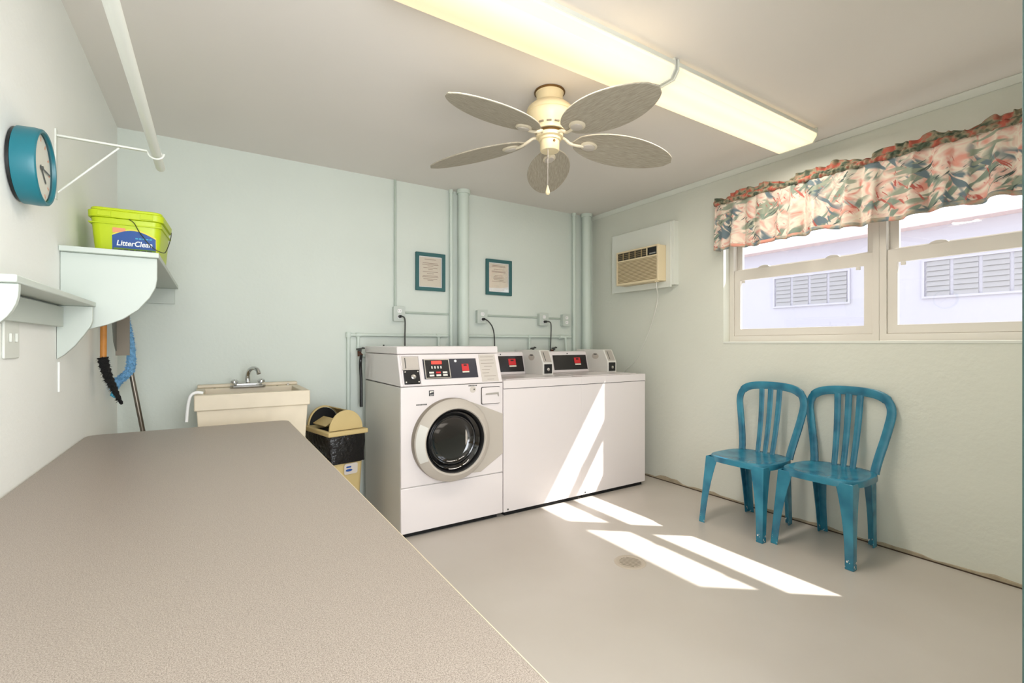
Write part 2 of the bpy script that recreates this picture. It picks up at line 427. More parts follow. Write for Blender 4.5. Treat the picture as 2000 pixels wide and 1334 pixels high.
# outdoors -------------------------------------------------------------
g = MB().box(XR+.21, 26, -16, 22, -.14, -.04); struct('ground_1', g, 'ground', 'pale concrete ground outside the window')
g = MB().box(-8, XR+.2, -9, -.001, -.14, -.04); struct('ground_2', g, 'ground', 'pale concrete ground outside the doorway')
nb = thing('building', (9.5, 3, -.04), 'white low building with slatted windows seen outside through the glass', 'building')
part('wall', MB().box(8.5, 12.5, -4, 10, -.04, 2.82), 'outside', nb)
part('roof', MB().prism([(8.25,2.80),(8.25,2.90),(10.5,3.35),(12.9,2.90),(12.9,2.80)], FY, -10.2, 4.2), 'roofmat', nb)
for (a, b) in ((3.45, 4.60), (1.35, 2.50), (-1.2, 0)):
    w = part('window', MB().ring(FXp, (a-.03,b+.03,1.80,2.35), (a,b,1.83,2.32), 8.47, 8.5), 'outside', nb)
    for k in range(4):
        x0 = a+(b-a)*k/4; x1 = a+(b-a)*(k+1)/4
        q = MB()
        for j in range(7):
            z = 1.83+.07*j; q.add([(8.478,x0+.02,z),(8.478,x1-.02,z),(8.494,x1-.02,z+.069),(8.494,x0+.02,z+.069),(8.482,x0+.02,z),(8.482,x1-.02,z),(8.498,x1-.02,z+.069),(8.498,x0+.02,z+.069)], [(0,1,2,3),(7,6,5,4),(0,4,5,1),(3,2,6,7),(0,3,7,4),(1,5,6,2)])
        part('slatted_pane', q, 'jalousie', w, smooth=False)

# ------------------------------------------------------------------ folding counter
t = thing('folding_counter', (-.07, 1.48, 0), 'long speckled grey beige laminate counter along the left wall', 'counter')
top = rrect(XL+.006, .339, .22, 2.77, .045, 6)
part('countertop', MB().prism(top, I4, .727, .755), 'laminate', t, .002)
part('edge_band', MB().prism(rrect(XL+.005, .3425, .2165, 2.7735, .047, 6), I4, .722, .7512), 'counter_edge', t, label='pale beige edge band of the counter')
part('apron', MB().ring(I4, (-.44,.29,.28,2.71), (-.42,.27,.30,2.69), .64, .7215), 'counter_edge', t, .002)
for x in (-.41, .26):
    for y in (.32, 1.5, 2.66):
        part('leg', MB().box(x-.03,x+.03,y-.03,y+.03,0,.7215), 'counter_edge', t, .004)

# ------------------------------------------------------------------ washers
FRT = 2.70
X0, X1 = .937, 1.640
w = thing('washing_machine', ((X0+X1)/2, 3.08, 0), 'white front loading coin washing machine with round glass door', 'washing machine')
part('cabinet', MB().box(X0,X1,FRT+.012,3.47,.03,.903), 'enamel_side', w, .006)
part('front_panel', MB().box(X0,X1,FRT,FRT+.0118,.304,.9015), 'enamel', w, .004)
part('lower_panel', MB().box(X0,X1,FRT,FRT+.0118,.03,.300), 'enamel', w, .004)
part('foot_plinth', MB().box(X0+.03,X1-.03,FRT+.03,3.44,.0,.0295), 'blackmatte', w)
# sloped control housing
sl = math.atan2(.065, .19)
hp = [(2.702,.906),(2.767,1.096),(3.47,1.096),(3.47,.906)]
FS = frame((0,0,0),(0,1,0),(0,0,1),(1,0,0))
part('control_housing', MB().prism(hp, FS, X0, X1), 'enamel', w, .004)
part('top_panel', MB().prism([(2.764,1.0985),(2.77,1.146),(3.47,1.146),(3.47,1.0985)], FS, X0-.002, X1+.002), 'enamel', w, .006)
up = Vector((0,.065,.19)).normalized(); nrm = Vector((0,-.19,.065)).normalized()
FC = frame((0,2.702,.906),(1,0,0),up,nrm)      # local x = world X, y up the slope, z outward
Ls = math.hypot(.065,.19)
rc = part('coin_slide_recess', MB().ring(FC, (.951,1.072,.004,Ls-.006), (.958,1.066,.011,Ls-.013), .0002, .006), 'enamel', w, .0015)
part('coin_slide_plate', MB().fbox(FC,.959,1.065,.108,Ls-.014,.0002,.0025).fbox(FC,.959,1.065,.1,.107,.0002,.009), 'slideplate', rc, .001)
q = MB(); 
for i in range(5): q.fbox(FC,.969,.9735,.118+.0125*i,.125+.0125*i,.0026,.0046)
q = MB().fbox(FC,.978,.982,.113,.178,.0026,.006)
part('coin_slot', q, 'cord', rc)
cb = part('coin_box', MB().fbox(FC,.962,1.060,.013,.0985,.0002,.011), 'black', w, .003, label='black coin box')
part('lock', MB().lathe([(.015,0),(.015,.006),(.009,.009),(.009,.014),(0,.015)], FC @ Matrix.Translation((1.018,.056,.011)), 24), 'silver', cb)
for p in ((.97,.088),(1.05,.088),(.97,.024),(1.05,.024)):
    part('screw', MB().lathe([(.0045,0),(.0045,.002),(0,.003)], FC @ Matrix.Translation((p[0],p[1],.011)), 12), 'silver', cb)
dp = part('display_panel', MB().fbox(FC,1.092,1.462,.040,.168,.0002,.004), 'charcoal', w, .001, label='dark charcoal display panel')
part('display_frame', MB().ring(FC,(1.098,1.268,.042,.166),(1.104,1.262,.048,.160),.004,.008), 'silver', dp, .001)
part('display_screen', MB().fbox(FC,1.1045,1.2615,.0485,.1595,.004,.0055), 'black', dp)
part('price_display', MB().fbox(FC,1.147,1.215,.134,.154,.0056,.0066), 'redled', dp, label='glowing red number display')
q = MB()
for i in range(4): q.fbox(FC,1.143+.02*i,1.151+.02*i,.105,.121,.0056,.0066)
part('cycle_lights', q, 'btn', dp)
q = MB(); q2 = MB()
for i in range(3):
    for j in range(2): (q2 if (i == 1 and j == 1) else q).fbox(FC,1.125+.045*i,1.155+.045*i,.056+.018*j,.067+.018*j,.0056,.0076)
part('selector_buttons', q, 'btn', dp); part('start_button', q2, 'red', dp)
part('indicator_dot', MB().lathe([(.0085,0),(.0085,.003),(0,.004)], FC @ Matrix.Translation((1.312,.152,.004)), 20), 'white', dp)
rb = part('card_button', MB().fbox(FC,1.352,1.402,.085,.132,.004,.0065), 'red', dp, .002, label='red square button')
part('button_mark', MB().fbox(FC,1.366,1.388,.118,.127,.0066,.0072), 'black', rb)
part('button_caption', MB().fbox(FC,1.353,1.401,.074,.083,.004,.0055), 'paper', rb)
lb = part('instruction_label', MB().fbox(FC,1.487,1.612,.008,Ls-.006,.0002,.0016), 'label', w, label='beige instruction label with fine print')
q = MB()
for i, (a, b) in enumerate([(.0,.10),(.0,.095),(.0,.10),(.02,.08),(.0,.06),(.0,.05),(.01,.1),(.03,.08)]):
    q.fbox(FC,1.497+a,1.497+b,.176-.022*i,.1785-.022*i,.0017,.002)
part('fine_print', q, 'ringside', lb)
FW = at(FY,(0,FRT,0))
q = MB().prism([(1.113,.842),(1.146,.842),(1.146,.876),(1.113,.876)], FW, .0001, .001)
sk = part('energy_sticker', q, 'printd', w, label='small black energy sticker')
part('sticker_mark', MB().prism([(1.118,.858),(1.130,.864),(1.142,.866),(1.142,.871),(1.118,.871)], FW, .0011, .0015).prism([(1.118,.847),(1.142,.847),(1.142,.850),(1.118,.850)], FW, .0011,.0015), 'btn', sk)
q = MB()
for i in range(9): q.prism([(1.032+.0078*i,.789),(1.038+.0078*i,.789),(1.038+.0078*i,.797),(1.032+.0078*i,.797)], FW, .0001, .0006)
part('model_mark', q, 'cord', w)
q = MB()
for i in range(6): q.prism([(1.383+.0105*i,.889),(1.391+.0105*i,.889),(1.392+.0105*i,.896),(1.384+.0105*i,.896)], FW, .0001, .0006)
part('maker_mark', q, 'cord', w)
q = MB().prism(arc(1.415,.868,.022,0,360,24), FW, .0001, .0008)
sk = part('round_sticker', q, 'label', w); part('sticker_dot', MB().prism(arc(1.424,.868,.005,0,360,12), FW, .0009, .0012), 'cord', sk)
# drawer
dr = part('detergent_drawer', MB().prism(rrect(1.478,1.614,.77,.876,.008,3), FW, .0002, .012), 'enamel', w, .003)
part('drawer_seam', MB().prism(rrect(1.474,1.618,.766,.880,.01,3), FW, .0001, .0012), 'seam', w)
part('drawer_grip', MB().prism([(1.503,.838),(1.600,.842),(1.603,.815),(1.597,.813),(1.59,.829),(1.503,.828)], FW, .0122, .014), 'slideplate', dr)
# swoosh
part('side_accent', MB().prism([(1.36,.80),(1.42,.782),(1.638,.694),(1.638,.431),(1.47,.33),(1.36,.335)], FW, .0001, .006), 'ringgrey', w, .002, label='beige grey accent wedge beside the door')
# door
cx, cz = 1.257, .567
FD = frame((cx,FRT,cz),(1,0,0),(0,0,1),(0,-1,0))
d = part('door', MB().lathe([(.257,.0002),(.2575,.025),(.255,.045)], FD, 96, cap=False), 'ringside', w, label='round porthole door with beige grey ring')
part('door_ring', MB().lathe([(.255,.0455),(.252,.052),(.235,.064),(.213,.086),(.207,.091),(.201,.091),(.196,.085),(.195,.07)], FD, 96, cap=False), 'ringgrey', d)
part('door_gasket', MB().lathe([(.1948,.083),(.190,.080),(.184,.066),(.180,.05)], FD, 96, cap=False), 'black', d)
part('door_glass', MB().lathe([(.1798,.056),(.176,.060),(.165,.052),(.150,.030),(.135,.012),(.11,.004),(.07,.001),(0,.0005)], FD, 96, cap=False), 'darkglass', d, label='black reflective door glass')
part('glass_trim_ring', MB().lathe([(.152,.040),(.148,.043),(.143,.040),(.143,.034)], FD, 96, cap=False), 'bowl', d)
hd = [( .251*math.cos(math.radians(a)), .251*math.sin(math.radians(a))) for a in range(158,203,4)]
hi_ = [( .206*math.cos(math.radians(a)), .206*math.sin(math.radians(a))) for a in range(202,157,-4)]
hm = MB(); A = [math.radians(a) for a in range(152,209,4)]
vs = [];
for a in A:
    for (r,h) in ((.2505,.0535),(.2505,.0565),(.2075,.0935),(.2075,.0905)):
        vs.append(FD @ Vector((r*math.cos(a), r*math.sin(a), h)))
fs = []
for i in range(len(A)-1):
    for j in range(4): fs.append((4*i+j, 4*i+(j+1)%4, 4*i+4+(j+1)%4, 4*i+4+j))
fs += [(3,2,1,0), tuple(4*(len(A)-1)+j for j in range(4))]
hm.add(vs, fs)
part('door_handle', hm, 'enamel_side', d, .001)
part('side_seam', MB().box(X0-.0006,X0+.0004,FRT+.01,3.46,.9025,.9055), 'seam', w)
# hose nub and little lever on top
part('top_screw', MB().tube([(1.02,3.30,1.146),(1.02,3.30,1.156)], .006, 10), 'cord', w)

def toploader(x0, label):
    x1 = x0+.6838
    w = thing('top_load_washer', (x0+.3419, 3.04, 0), label, 'washing machine', 'top loading coin washers')
    part('cabinet', MB().box(x0,x1,FRT,3.38,.03,.857), 'enamel', w, .0012)
    part('foot_plinth', MB().box(x0+.02,x1-.02,FRT+.02,3.36,.0,.0295), 'blackmatte', w)
    part('top_panel', MB().box(x0,x1,FRT-.004,3.38,.860,.915), 'enamel', w, .0015)
    part('lid', MB().box(x0+.05,x1-.05,FRT+.05,3.12,.9152,.920), 'enamel', w, .002)
    part('seam_line', MB().box(x0+.002,x1-.002,FRT-.0005,FRT+.01,.856,.8605), 'seam', w)
    part('kick_screw', MB().lathe([(.006,0),(.006,.002),(0,.003)], at(FY,(x0+.035,FRT,.045)), 12), 'cord', w)
    # console
    c0, c1 = x0+.012, x0+.519
    part('console', MB().prism([(3.205,.9155),(3.205,.925),(3.245,1.088),(3.255,1.096),(3.38,1.096),(3.38,.9155)], FS, c0, c1), 'enamel', w, .003)
    upc = Vector((0,.04,.163)).normalized(); nc = Vector((0,-.163,.04)).normalized()
    F = frame((0,3.205,.925),(1,0,0),upc,nc)
    dp = part('display_panel', MB().fbox(F,x0+.135,x0+.508,.012,.142,.0002,.004), 'brownpanel', w, .001, label='dark glossy display panel')
    rb = part('card_button', MB().fbox(F,x0+.365,x0+.435,.066,.118,.004,.007), 'red', dp, .002, label='red button')
    part('button_mark', MB().fbox(F,x0+.385,x0+.414,.098,.110,.0071,.0076), 'black', rb)
    part('button_caption', MB().fbox(F,x0+.37,x0+.436,.052,.064,.004,.0055), 'paper', rb)
    part('panel_screw', MB().lathe([(.005,0),(.005,.003),(0,.004)], F @ Matrix.Translation((x0+.30,.156,0)), 12), 'black', w)
    # meter case
    m0, m1 = x0+.52, x0+.622
    mc = part('coin_meter_case', MB().prism([(2.965,.9155),(2.965,1.01),(3.02,1.112),(3.38,1.112),(3.38,.9155)], FS, m0, m1), 'enamel_side', w, .004, label='tall coin meter case')
    Fm = at(FY,(0,2.965,0))
    part('coin_box', MB().prism([(m0+.012,.930),(m1-.018,.930),(m1-.018,1.003),(m0+.012,1.003)], Fm, .0003, .008), 'black', mc, .002, label='black coin box')
    part('lock', MB().lathe([(.012,0),(.012,.006),(.007,.009),(0,.01)], at(FY,((m0+m1)/2-.006,2.957,.962)), 20), 'silver', mc)
    um = Vector((0,.055,.102)).normalized(); nm = Vector((0,-.102,.055)).normalized(); Fu = frame((0,2.965,1.01),(1,0,0),um,nm)
    part('coin_slide_plate', MB().fbox(Fu,m0+.012,m1-.014,.008,.108,.0003,.003), 'slideplate', mc, .001)
    part('coin_slot', MB().fbox(Fu,m0+.03,m0+.034,.02,.095,.0031,.005), 'cord', mc)
    Fs_ = frame((m0,3.12,1.055),(0,-1,0),(0,0,1),(-1,0,0))
    q = MB().prism(arc(0,0,.042,0,360,28,.026), Fs_, .0002, .0014)
    em = part('service_lock_plate', q, 'ringgrey', mc, label='oval plate on the side')
    part('plate_mark', MB().prism([(-.02,.012),(.02,.012),(.02,.02),(-.02,.02)], Fs_, .0015,.002), 'printd', em)
    return w
wa = toploader(1.646, 'white top loading coin washer directly right of the front loader')
dup(wa, (2.6723, 3.04, 0), 'white top loading coin washer nearest the right wall')

# ------------------------------------------------------------------ utility sink
s = thing('utility_sink', (.2, 3.3, 0), 'beige plastic utility sink against the back wall', 'sink')
sx0, sx1, sy0, sy1 = -.085, .491, 3.02, 3.56
q = MB(); O = (sx0,sx1,sy0,sy1); Iq = (sx0+.045,sx1-.045,sy0+.045,sy1-.12)
q.ring(I4, O, Iq, .80, .885)
part('rim', q, 'beige', s, .006)
bq = MB()
def loop(a, z): return [Vector((a[0],a[2],z)),Vector((a[1],a[2],z)),Vector((a[1],a[3],z)),Vector((a[0],a[3],z))]
o1 = (sx0+.012,sx1-.012,sy0+.012,sy1-.004); o2 = (sx0+.03,sx1-.03,sy0+.03,sy1-.02); i2 = (sx0+.07,sx1-.07,sy0+.07,sy1-.15)
vs = loop(o1,.7995)+loop(o2,.48)+loop(i2,.50)+loop(Iq,.7995); fs = [(4,5,6,7),(8,11,10,9)]
fs = [(7,6,5,4),(8,9,10,11)]
for a in range(4):
    b = (a+1)%4; fs += [(a,b,4+b,4+a),(8+a,8+b,12+b,12+a),(12+a,12+b,b,a)]
bq.add(vs, fs); part('basin', bq, 'beige', s, .004)
part('back_ledge', MB().box(sx0+.004,sx1-.004,3.50,3.56,.8855,.905), 'beige', s, .005)
for x in (sx0+.05, sx1-.05):
    for y in (sy0+.05, sy1-.05):
        part('leg', MB().box(x-.02,x+.02,y-.02,y+.02,0,.479), 'beige', s, .003)
for x in (.01, .36): part('mounting_hole', MB().lathe([(.007,0),(.007,.001)], Matrix.Translation((x,3.47,.885)), 14), 'blackmatte', s)
part('overflow_plug', MB().lathe([(.008,0),(.006,.012),(0,.014)], Matrix.Translation((.425,3.47,.885)), 14), 'slideplate', s)
f = thing('faucet', (.19, 3.44, .885), 'chrome two handle faucet standing on the sink ledge', 'faucet')
part('base_plate', MB().prism(rrect(.09,.29,3.415,3.47,.02,5), I4, .8852, .899).prism(rrect(.11,.27,3.42,3.465,.018,5), I4, .899, .912), 'chrome', f, .003)
for x in (.115, .265):
    part('handle', MB().lathe([(.017,.9125),(.021,.917),(.021,.928),(.012,.936),(0,.937)], Matrix.Translation((x,3.44,0)), 20), 'chrome', f)
part('spout', MB().tube(smoothpath([(.19,3.44,.9125),(.188,3.44,.955),(.196,3.42,.992),(.216,3.385,1.008),(.236,3.35,.999),(.243,3.335,.975)]), [.017]+[.0145]*6+[.0125]*24, 14), 'chrome', f)
solo('plastic_hook', MB().tube(smoothpath([(-.045,3.06,.894),(-.075,3.055,.899),(-.099,3.05,.884),(-.110,3.05,.84),(-.115,3.05,.79),(-.118,3.05,.745)]), [.008]*10+[.0075]*16, 10), 'white', 'white plastic hose hook draped over the left rim of sink', 'hook')

# ------------------------------------------------------------------ trash bin
ang = math.radians(13); bc = Vector((.66,3.16,0))
B = Matrix.Translation(bc) @ Matrix.Rotation(ang,4,'Z')
b_ = thing('trash_bin', bc, 'tan swing top trash bin with black liner between sink and washer', 'trash bin')
def loft(rects, F, capb=True, capt=True):
    q = MB(); k = len(rects[0]); vs = []; fs = []
    for R in rects: vs += [F @ Vector(p) for p in R]
    for i in range(len(rects)-1):
        for j in range(k): fs.append((i*k+j, i*k+(j+1)%k, (i+1)*k+(j+1)%k, (i+1)*k+j))
    if capb: fs.append(tuple(range(k-1,-1,-1)))
    if capt: fs.append(tuple((len(rects)-1)*k+j for j in range(k)))
    return q.add(vs, fs)
def rr3(hx, hy, r, z, n=5, jit=0): return [(x+random.uniform(-jit,jit), y+random.uniform(-jit,jit), z+random.uniform(-jit,jit)*.6) for x,y in rrect(-hx,hx,-hy,hy,r,n)]
part('body', loft([rr3(.09,.15,.03,.0),rr3(.115,.185,.035,.60)], B, True, False), 'binbeige', b_)
part('bin_liner', loft([rr3(.1175,.187,.036,.432,5,.004),rr3(.118,.1875,.036,.49,5,.003),rr3(.1205,.189,.036,.55,5,.003),rr3(.121,.190,.036,.602,5)], B, False, False), 'bag', b_, label='shiny black bin liner folded over the rim')
part('bag_inside', MB().prism(rrect(-.11,.11,-.18,.18,.03), B, .596, .6), 'blackmatte', b_)
lid = part('lid_rim', MB().ring(B, (-.128,.128,-.198,.198), (-.100,.100,-.165,.165), .602, .632), 'binbeige', b_, .008, seg=3)
R = .108
for y, nm in ((-.150,'lid_end'),):
    q = MB(); q.prism([(R*math.cos(math.radians(a)), .632+R*1.12*math.sin(math.radians(a))) for a in range(0,181,10)], B @ frame((0,0,0),(1,0,0),(0,0,1),(0,-1,0)), -y, -y+.012)
    part(nm, q, 'binbeige', lid, .002)
q = MB(); vs = []; fs = []; FR = B @ frame((0,0,0),(1,0,0),(0,0,1),(0,-1,0))
aa = range(0,181,10); outer = [(R*math.cos(math.radians(a)), .632+R*1.12*math.sin(math.radians(a))) for a in aa]; inn = [((R-.009)*math.cos(math.radians(a)), .632+(R-.009)*1.12*math.sin(math.radians(a))) for a in aa]
part('lid_arch', MB().prism(outer+inn[::-1], FR, -.165, -.150), 'binbeige', lid)
part('dark_lid_backing', MB().prism([(x*.98, .60+(z-.60)*.98) for x, z in inn], FR, -.163, -.160), 'blackmatte', b_)  # black plate added to darken the inside of the lid
AA = list(range(0,76,8))
for a in AA:
    ca, sa = math.cos(math.radians(a)), math.sin(math.radians(a))
    for (r, y) in ((R-.001,-.15),(R-.001,.153),(R-.006,.153),(R-.006,-.15)): vs.append(B @ Vector((r*ca, y, .632+r*1.12*sa)))
for i in range(len(AA)-1):
    for j in range(4): fs.append((4*i+j,4*i+(j+1)%4,4*i+4+(j+1)%4,4*i+4+j))
fs += [(3,2,1,0), tuple(4*(len(AA)-1)+j for j in range(4))]
part('lid_hood', q.add(vs, fs), 'binbeige', lid)
part('swing_flap', MB().fbox(B @ Matrix.Translation((-.045,.05,.665)) @ Matrix.Rotation(math.radians(-28),4,'Y'), -.04,.04,-.09,.09,-.003,.003), 'binbeige', lid, .001)
Fl = B @ at(FY,(0,-.1865,0)) 
tl = math.atan2(.035,.60)
Fst = B @ frame((0,-.1795,.37),(1,0,0),(0,-math.sin(tl),math.cos(tl)),(0,-math.cos(tl),-math.sin(tl)))
stk = part('brand_sticker', MB().prism(rrect(-.025,.062,-.01,.056,.012), Fst, .0012+.0, .0026), 'label', b_, label='small white and blue sticker')
part('sticker_mark', MB().prism(arc(.006,.015,.022,0,360,20,.008), Fst, .0027,.003).prism(rrect(-.012,.02,.03,.04,.004), Fst, .0027,.003), 'bluelabel', stk)

# ------------------------------------------------------------------ fan
fc = Vector((1.445,1.92,0))
fan = thing('ceiling_fan', (1.445,1.92,ZC), 'white five blade ceiling fan with woven leaf blades', 'fan')
T = Matrix.Translation(fc)
part('canopy', MB().lathe([(.075,2.4398),(.075,2.434),(.068,2.428),(.066,2.385),(.066,2.374)], T, 40), 'fanwhite', fan)
part('canopy_ring', MB().lathe([(.077,2.4399),(.079,2.436),(.078,2.432),(.074,2.431)], T, 40), 'brass', fan)
part('motor_housing', MB().lathe([(.05,2.375),(.088,2.372),(.112,2.352),(.118,2.335),(.118,2.325),(.113,2.322),(.112,2.30),(.100,2.275),(.083,2.252),(.078,2.236)], T, 48), 'fanwhite', fan)
q = MB()
for k in range(14):
    a = 2*PI*k/14; q.fbox(T @ Matrix.Rotation(a,4,'Z') @ Matrix.Translation((.0885,0,2.258)), -.004,.004,-.012,.012,-.003,.003)
part('vent_slots', q, 'ringside', fan)
part('trim_band', MB().lathe([(.066,2.2355),(.070,2.230),(.066,2.225)], T, 40), 'brass', fan)
part('flywheel', MB().lathe([(.064,2.2245),(.068,2.222),(.068,2.206),(.062,2.203)], T, 40), 'fanwhite', fan)
sw = part('switch_housing', MB().lathe([(.056,2.2025),(.056,2.19),(.049,2.188),(.049,2.145),(.046,2.138),(.030,2.135),(0,2.134)], T, 40), 'fanwhite', fan)
part('reverse_switch', MB().lathe([(.006,0),(.006,.004)], at(FY,(1.435,1.8705,2.175)), 10), 'brass', sw)
pc = part('pull_chain', MB().tube([(1.415,1.895,2.137),(1.413,1.893,2.05),(1.412,1.892,1.95)], .0016, 6), 'slideplate', fan)
part('chain_knob', MB().lathe([(.002,1.952),(.006,1.94),(.011,1.922),(.011,1.912),(.006,1.905),(0,1.904)], Matrix.Translation((1.412,1.892,0)), 16), 'fanwhite', pc)
def blade_outline(n=26):
    up_, dn = [], []
    for i in range(n+1):
        t = i/n; x = .125+.575*t
        wdt = .128*(math.sin(PI*t**.92)**.52 if 0 < t < 1 else 0)
        up_.append((x, wdt)); dn.append((x, -wdt))
    return up_+dn[-2:0:-1]
BO = blade_outline()
for k in range(5):
    A_ = math.radians(-18+72*k)
    F0 = T @ Matrix.Rotation(A_,4,'Z')
    F = F0 @ Matrix.Translation((0,0,2.208)) @ Matrix.Rotation(math.radians(5),4,'Y') @ Matrix.Rotation(math.radians(-11),4,'X')
    # blade built in its own local frame so that the weave follows it
    bl = bpy.data.objects.new('fan_blade', meshof(MB().prism(BO, I4, .0, .007), 'fan_blade', True)); C.objects.link(bl)
    bl.data.materials.append(M['wicker']); bl.parent = fan
    bl.matrix_local = Matrix.Translation((-1.445,-1.92,-ZC)) @ F
    bvm = bl.modifiers.new('bevel','BEVEL'); bvm.width = .0025; bvm.segments = 2; bvm.limit_method = 'ANGLE'
    q = MB().xf(I4)
    q.tube([F0 @ Vector(p) for p in smoothpath([(.062,0,2.214),(.085,.010,2.213),(.115,.014,2.196),(.15,.006,2.186),(.185,0,2.183)],4)], .008, 8)
    q.lathe([(.0,-.0105),(.030,-.010),(.036,-.006),(.036,-.0004),(.0,-.0003)], F @ Matrix.Translation((.215,0,0)) @ Matrix.Diagonal((1.25,1,1,1)), 28)
    arm = part('blade_arm', q, 'fanarm', fan)
    part('medallion', MB().lathe([(.026,-.0106),(.026,-.014),(.021,-.016),(.0,-.0165)], F @ Matrix.Translation((.215,0,0)) @ Matrix.Diagonal((1.25,1,1,1)), 28), 'ringgrey', arm)

# ------------------------------------------------------------------ fluorescent fixtures
def fixture(x0, x1, label, dim):
    o = thing('fluorescent_light', ((x0+x1)/2, 1.51, ZC), label, 'light', 'ceiling fluorescent lights')
    F = FS  # local x=Y, y=Z, z=X
    part('housing', MB().prism([(1.415,2.4395),(1.605,2.4395),(1.612,2.418),(1.408,2.418)], F, x0+.004, x1-.004), 'woodwhite', o, .002)
    outer = [(1.390,2.418),(1.388,2.392),(1.412,2.358),(1.608,2.358),(1.632,2.392),(1.630,2.418)]
    inner = [(1.6265,2.4165),(1.628,2.3925),(1.606,2.3618),(1.414,2.3618),(1.392,2.3925),(1.3935,2.4165)]
    part('diffuser', MB().prism(outer+inner, F, x0+.012, x1-.012), 'diffuser', o, smooth=False)
    part('side_rail', MB().box(x0+.004,x1-.004,1.384,1.3875,2.405,2.424).box(x0+.004,x1-.004,1.6325,1.636,2.405,2.424), 'woodwhite', o)
    for a in (x0, x1-.011):
        part('end_cap', MB().prism([(1.386,2.4395),(1.386,2.39),(1.411,2.3555),(1.609,2.3555),(1.634,2.39),(1.634,2.4395)], F, a, a+.011), 'woodwhite', o, .002)
    for y, m in ((1.455,'tube'), (1.565, 'tubedim' if dim else 'tube')):
        part('tube', MB().tube([(x0+.03,y,2.392),(x1-.03,y,2.392)], .016, 12), m, o)
fixture(.485, 1.748, 'fluorescent ceiling fixture with one tube bright, cut by the top edge', True)
fixture(1.762, 3.025, 'fluorescent ceiling fixture with both tubes bright, next to the right wall', False)

# ------------------------------------------------------------------ back wall pipes and electrics
def vpipe(x, y, r, z0, z1, label, name='drain_pipe', m='mintpipe', cap=True):
    q = MB().tube([(x,y,z0),(x,y,z1)], r, 24)
    if cap: q.lathe([(r*1.25,ZC-.03),(r*1.25,ZC-.0005)], Matrix.Translation((x,y,0)), 24)
    return solo(name, q, m, label, 'pipe')
vpipe(1.765, 3.535, .046, 0, ZC-.0005, 'thick mint painted vertical pipe between the two framed notices')
vpipe(1.67, 3.575, .014, 0, ZC-.0005, 'slim mint vertical pipe tucked left of the thick middle pipe', 'water_pipe')
vpipe(3.115, 3.535, .046, 0, ZC-.0005, 'thick mint painted vertical pipe in the right corner')
vpipe(2.985, 3.57, .017, 0, ZC-.0005, 'slim mint vertical pipe left of the corner pipe', 'water_pipe')
vpipe(1.20, 3.59, .0095, 1.45, ZC-.0005, 'thin grey vertical conduit running up to the ceiling', 'electrical_conduit', 'pipegrey', False)
solo('electrical_conduit', MB().tube([(1.282,3.59,1.408),(1.655,3.59,1.408)], .008, 12), 'pipegrey', 'thin horizontal conduit left of the thick middle pipe', 'conduit')
solo('electrical_conduit', MB().tube([(2.013,3.59,1.408),(2.552,3.59,1.408)], .008, 12), 'pipegrey', 'long thin horizontal conduit right of the thick middle pipe', 'conduit')
solo('electrical_conduit', MB().tube([(2.672,3.59,1.405),(2.828,3.59,1.405)], .008, 12), 'pipegrey', 'short conduit joining the two outlet boxes on the right', 'conduit')
def outlet(x, z, w_, label, n=1):
    o = thing('outlet_box', (x, 3.575, z-.055), label, 'outlet', 'back wall outlet boxes')
    part('box', MB().box(x-w_/2,x+w_/2,3.556,3.5995,z-.055,z+.055), 'mintwood', o, .005)
    F = at(FY,(x,3.556,z))
    part('cover_plate', MB().prism(rrect(-w_/2-.004,w_/2+.004,-.058,.058,.006,3), F, .0002, .004), 'mintwood', o, .001)
    for s_ in (-.022, .022):
        p = part('socket', MB().prism(rrect(-.016,.016,s_-.014,s_+.014,.006,3), F, .0042, .0062), 'white', o)
        part('socket_slots', MB().prism([(-.008,s_-.004),(-.006,s_-.004),(-.006,s_+.006),(-.008,s_+.006)], F, .0063,.0066).prism([(.006,s_-.004),(.008,s_-.004),(.008,s_+.006),(.006,s_+.006)], F, .0063,.0066), 'blackmatte', p)
outlet(1.222, 1.395, .085, 'mint outlet box at the foot of the vertical conduit')
outlet(1.955, 1.395, .09, 'mint outlet box just right of the thick middle pipe')
outlet(2.61, 1.39, .095, 'mint outlet box above the second top loader, third from left')
outlet(2.88, 1.39, .085, 'rightmost mint outlet box, with nothing plugged in')
def cord(x, z, pts, label):
    o = thing('power_cord', (x,3.53,z), label, 'cord', 'washer power cords')
    part('plug', MB().tube([(x,3.546,z),(x,3.515,z)], [.013,.010], 14), 'black', o, .002)
    part('cable', MB().tube(smoothpath([(x,3.514,z)]+pts), .0055, 8), 'cord', o)
cord(1.222, 1.373, [(1.24,3.50,1.365),(1.25,3.505,1.33),(1.25,3.51,1.22),(1.25,3.51,1.10),(1.25,3.52,.95)], 'dark power cord plugged in below the vertical conduit')
cord(1.955, 1.373, [(1.98,3.50,1.355),(2.02,3.50,1.31),(2.04,3.50,1.24),(2.045,3.50,1.12),(2.045,3.50,.95)], 'dark power cord hanging beside the thick middle pipe')
cord(2.61, 1.368, [(2.64,3.50,1.362),(2.655,3.505,1.32),(2.655,3.51,1.20),(2.65,3.51,1.10),(2.65,3.5,.95)], 'dark power cord hanging behind the second top loader')
q = MB().tube([(.845,3.583,0),(.845,3.583,1.228),],.014,12).tube([(.83,3.58,1.228),(1.64,3.58,1.228)], .012, 12)
q.lathe([(.019,-.02),(.019,.02)], Matrix.Translation((.845,3.581,1.228)), 14)
for x, z0 in ((.915,1.115),(1.56,1.10)):
    q.tube([(x,3.58,1.228),(x,3.58,z0)], .012, 12).lathe([(.017,-.018),(.017,.018)], frame((x,3.58,1.228),(0,1,0),(0,0,1),(1,0,0)), 14)
wp = solo('water_pipe', q, 'mintpipe', 'mint horizontal water pipe above the front loader', 'pipe')
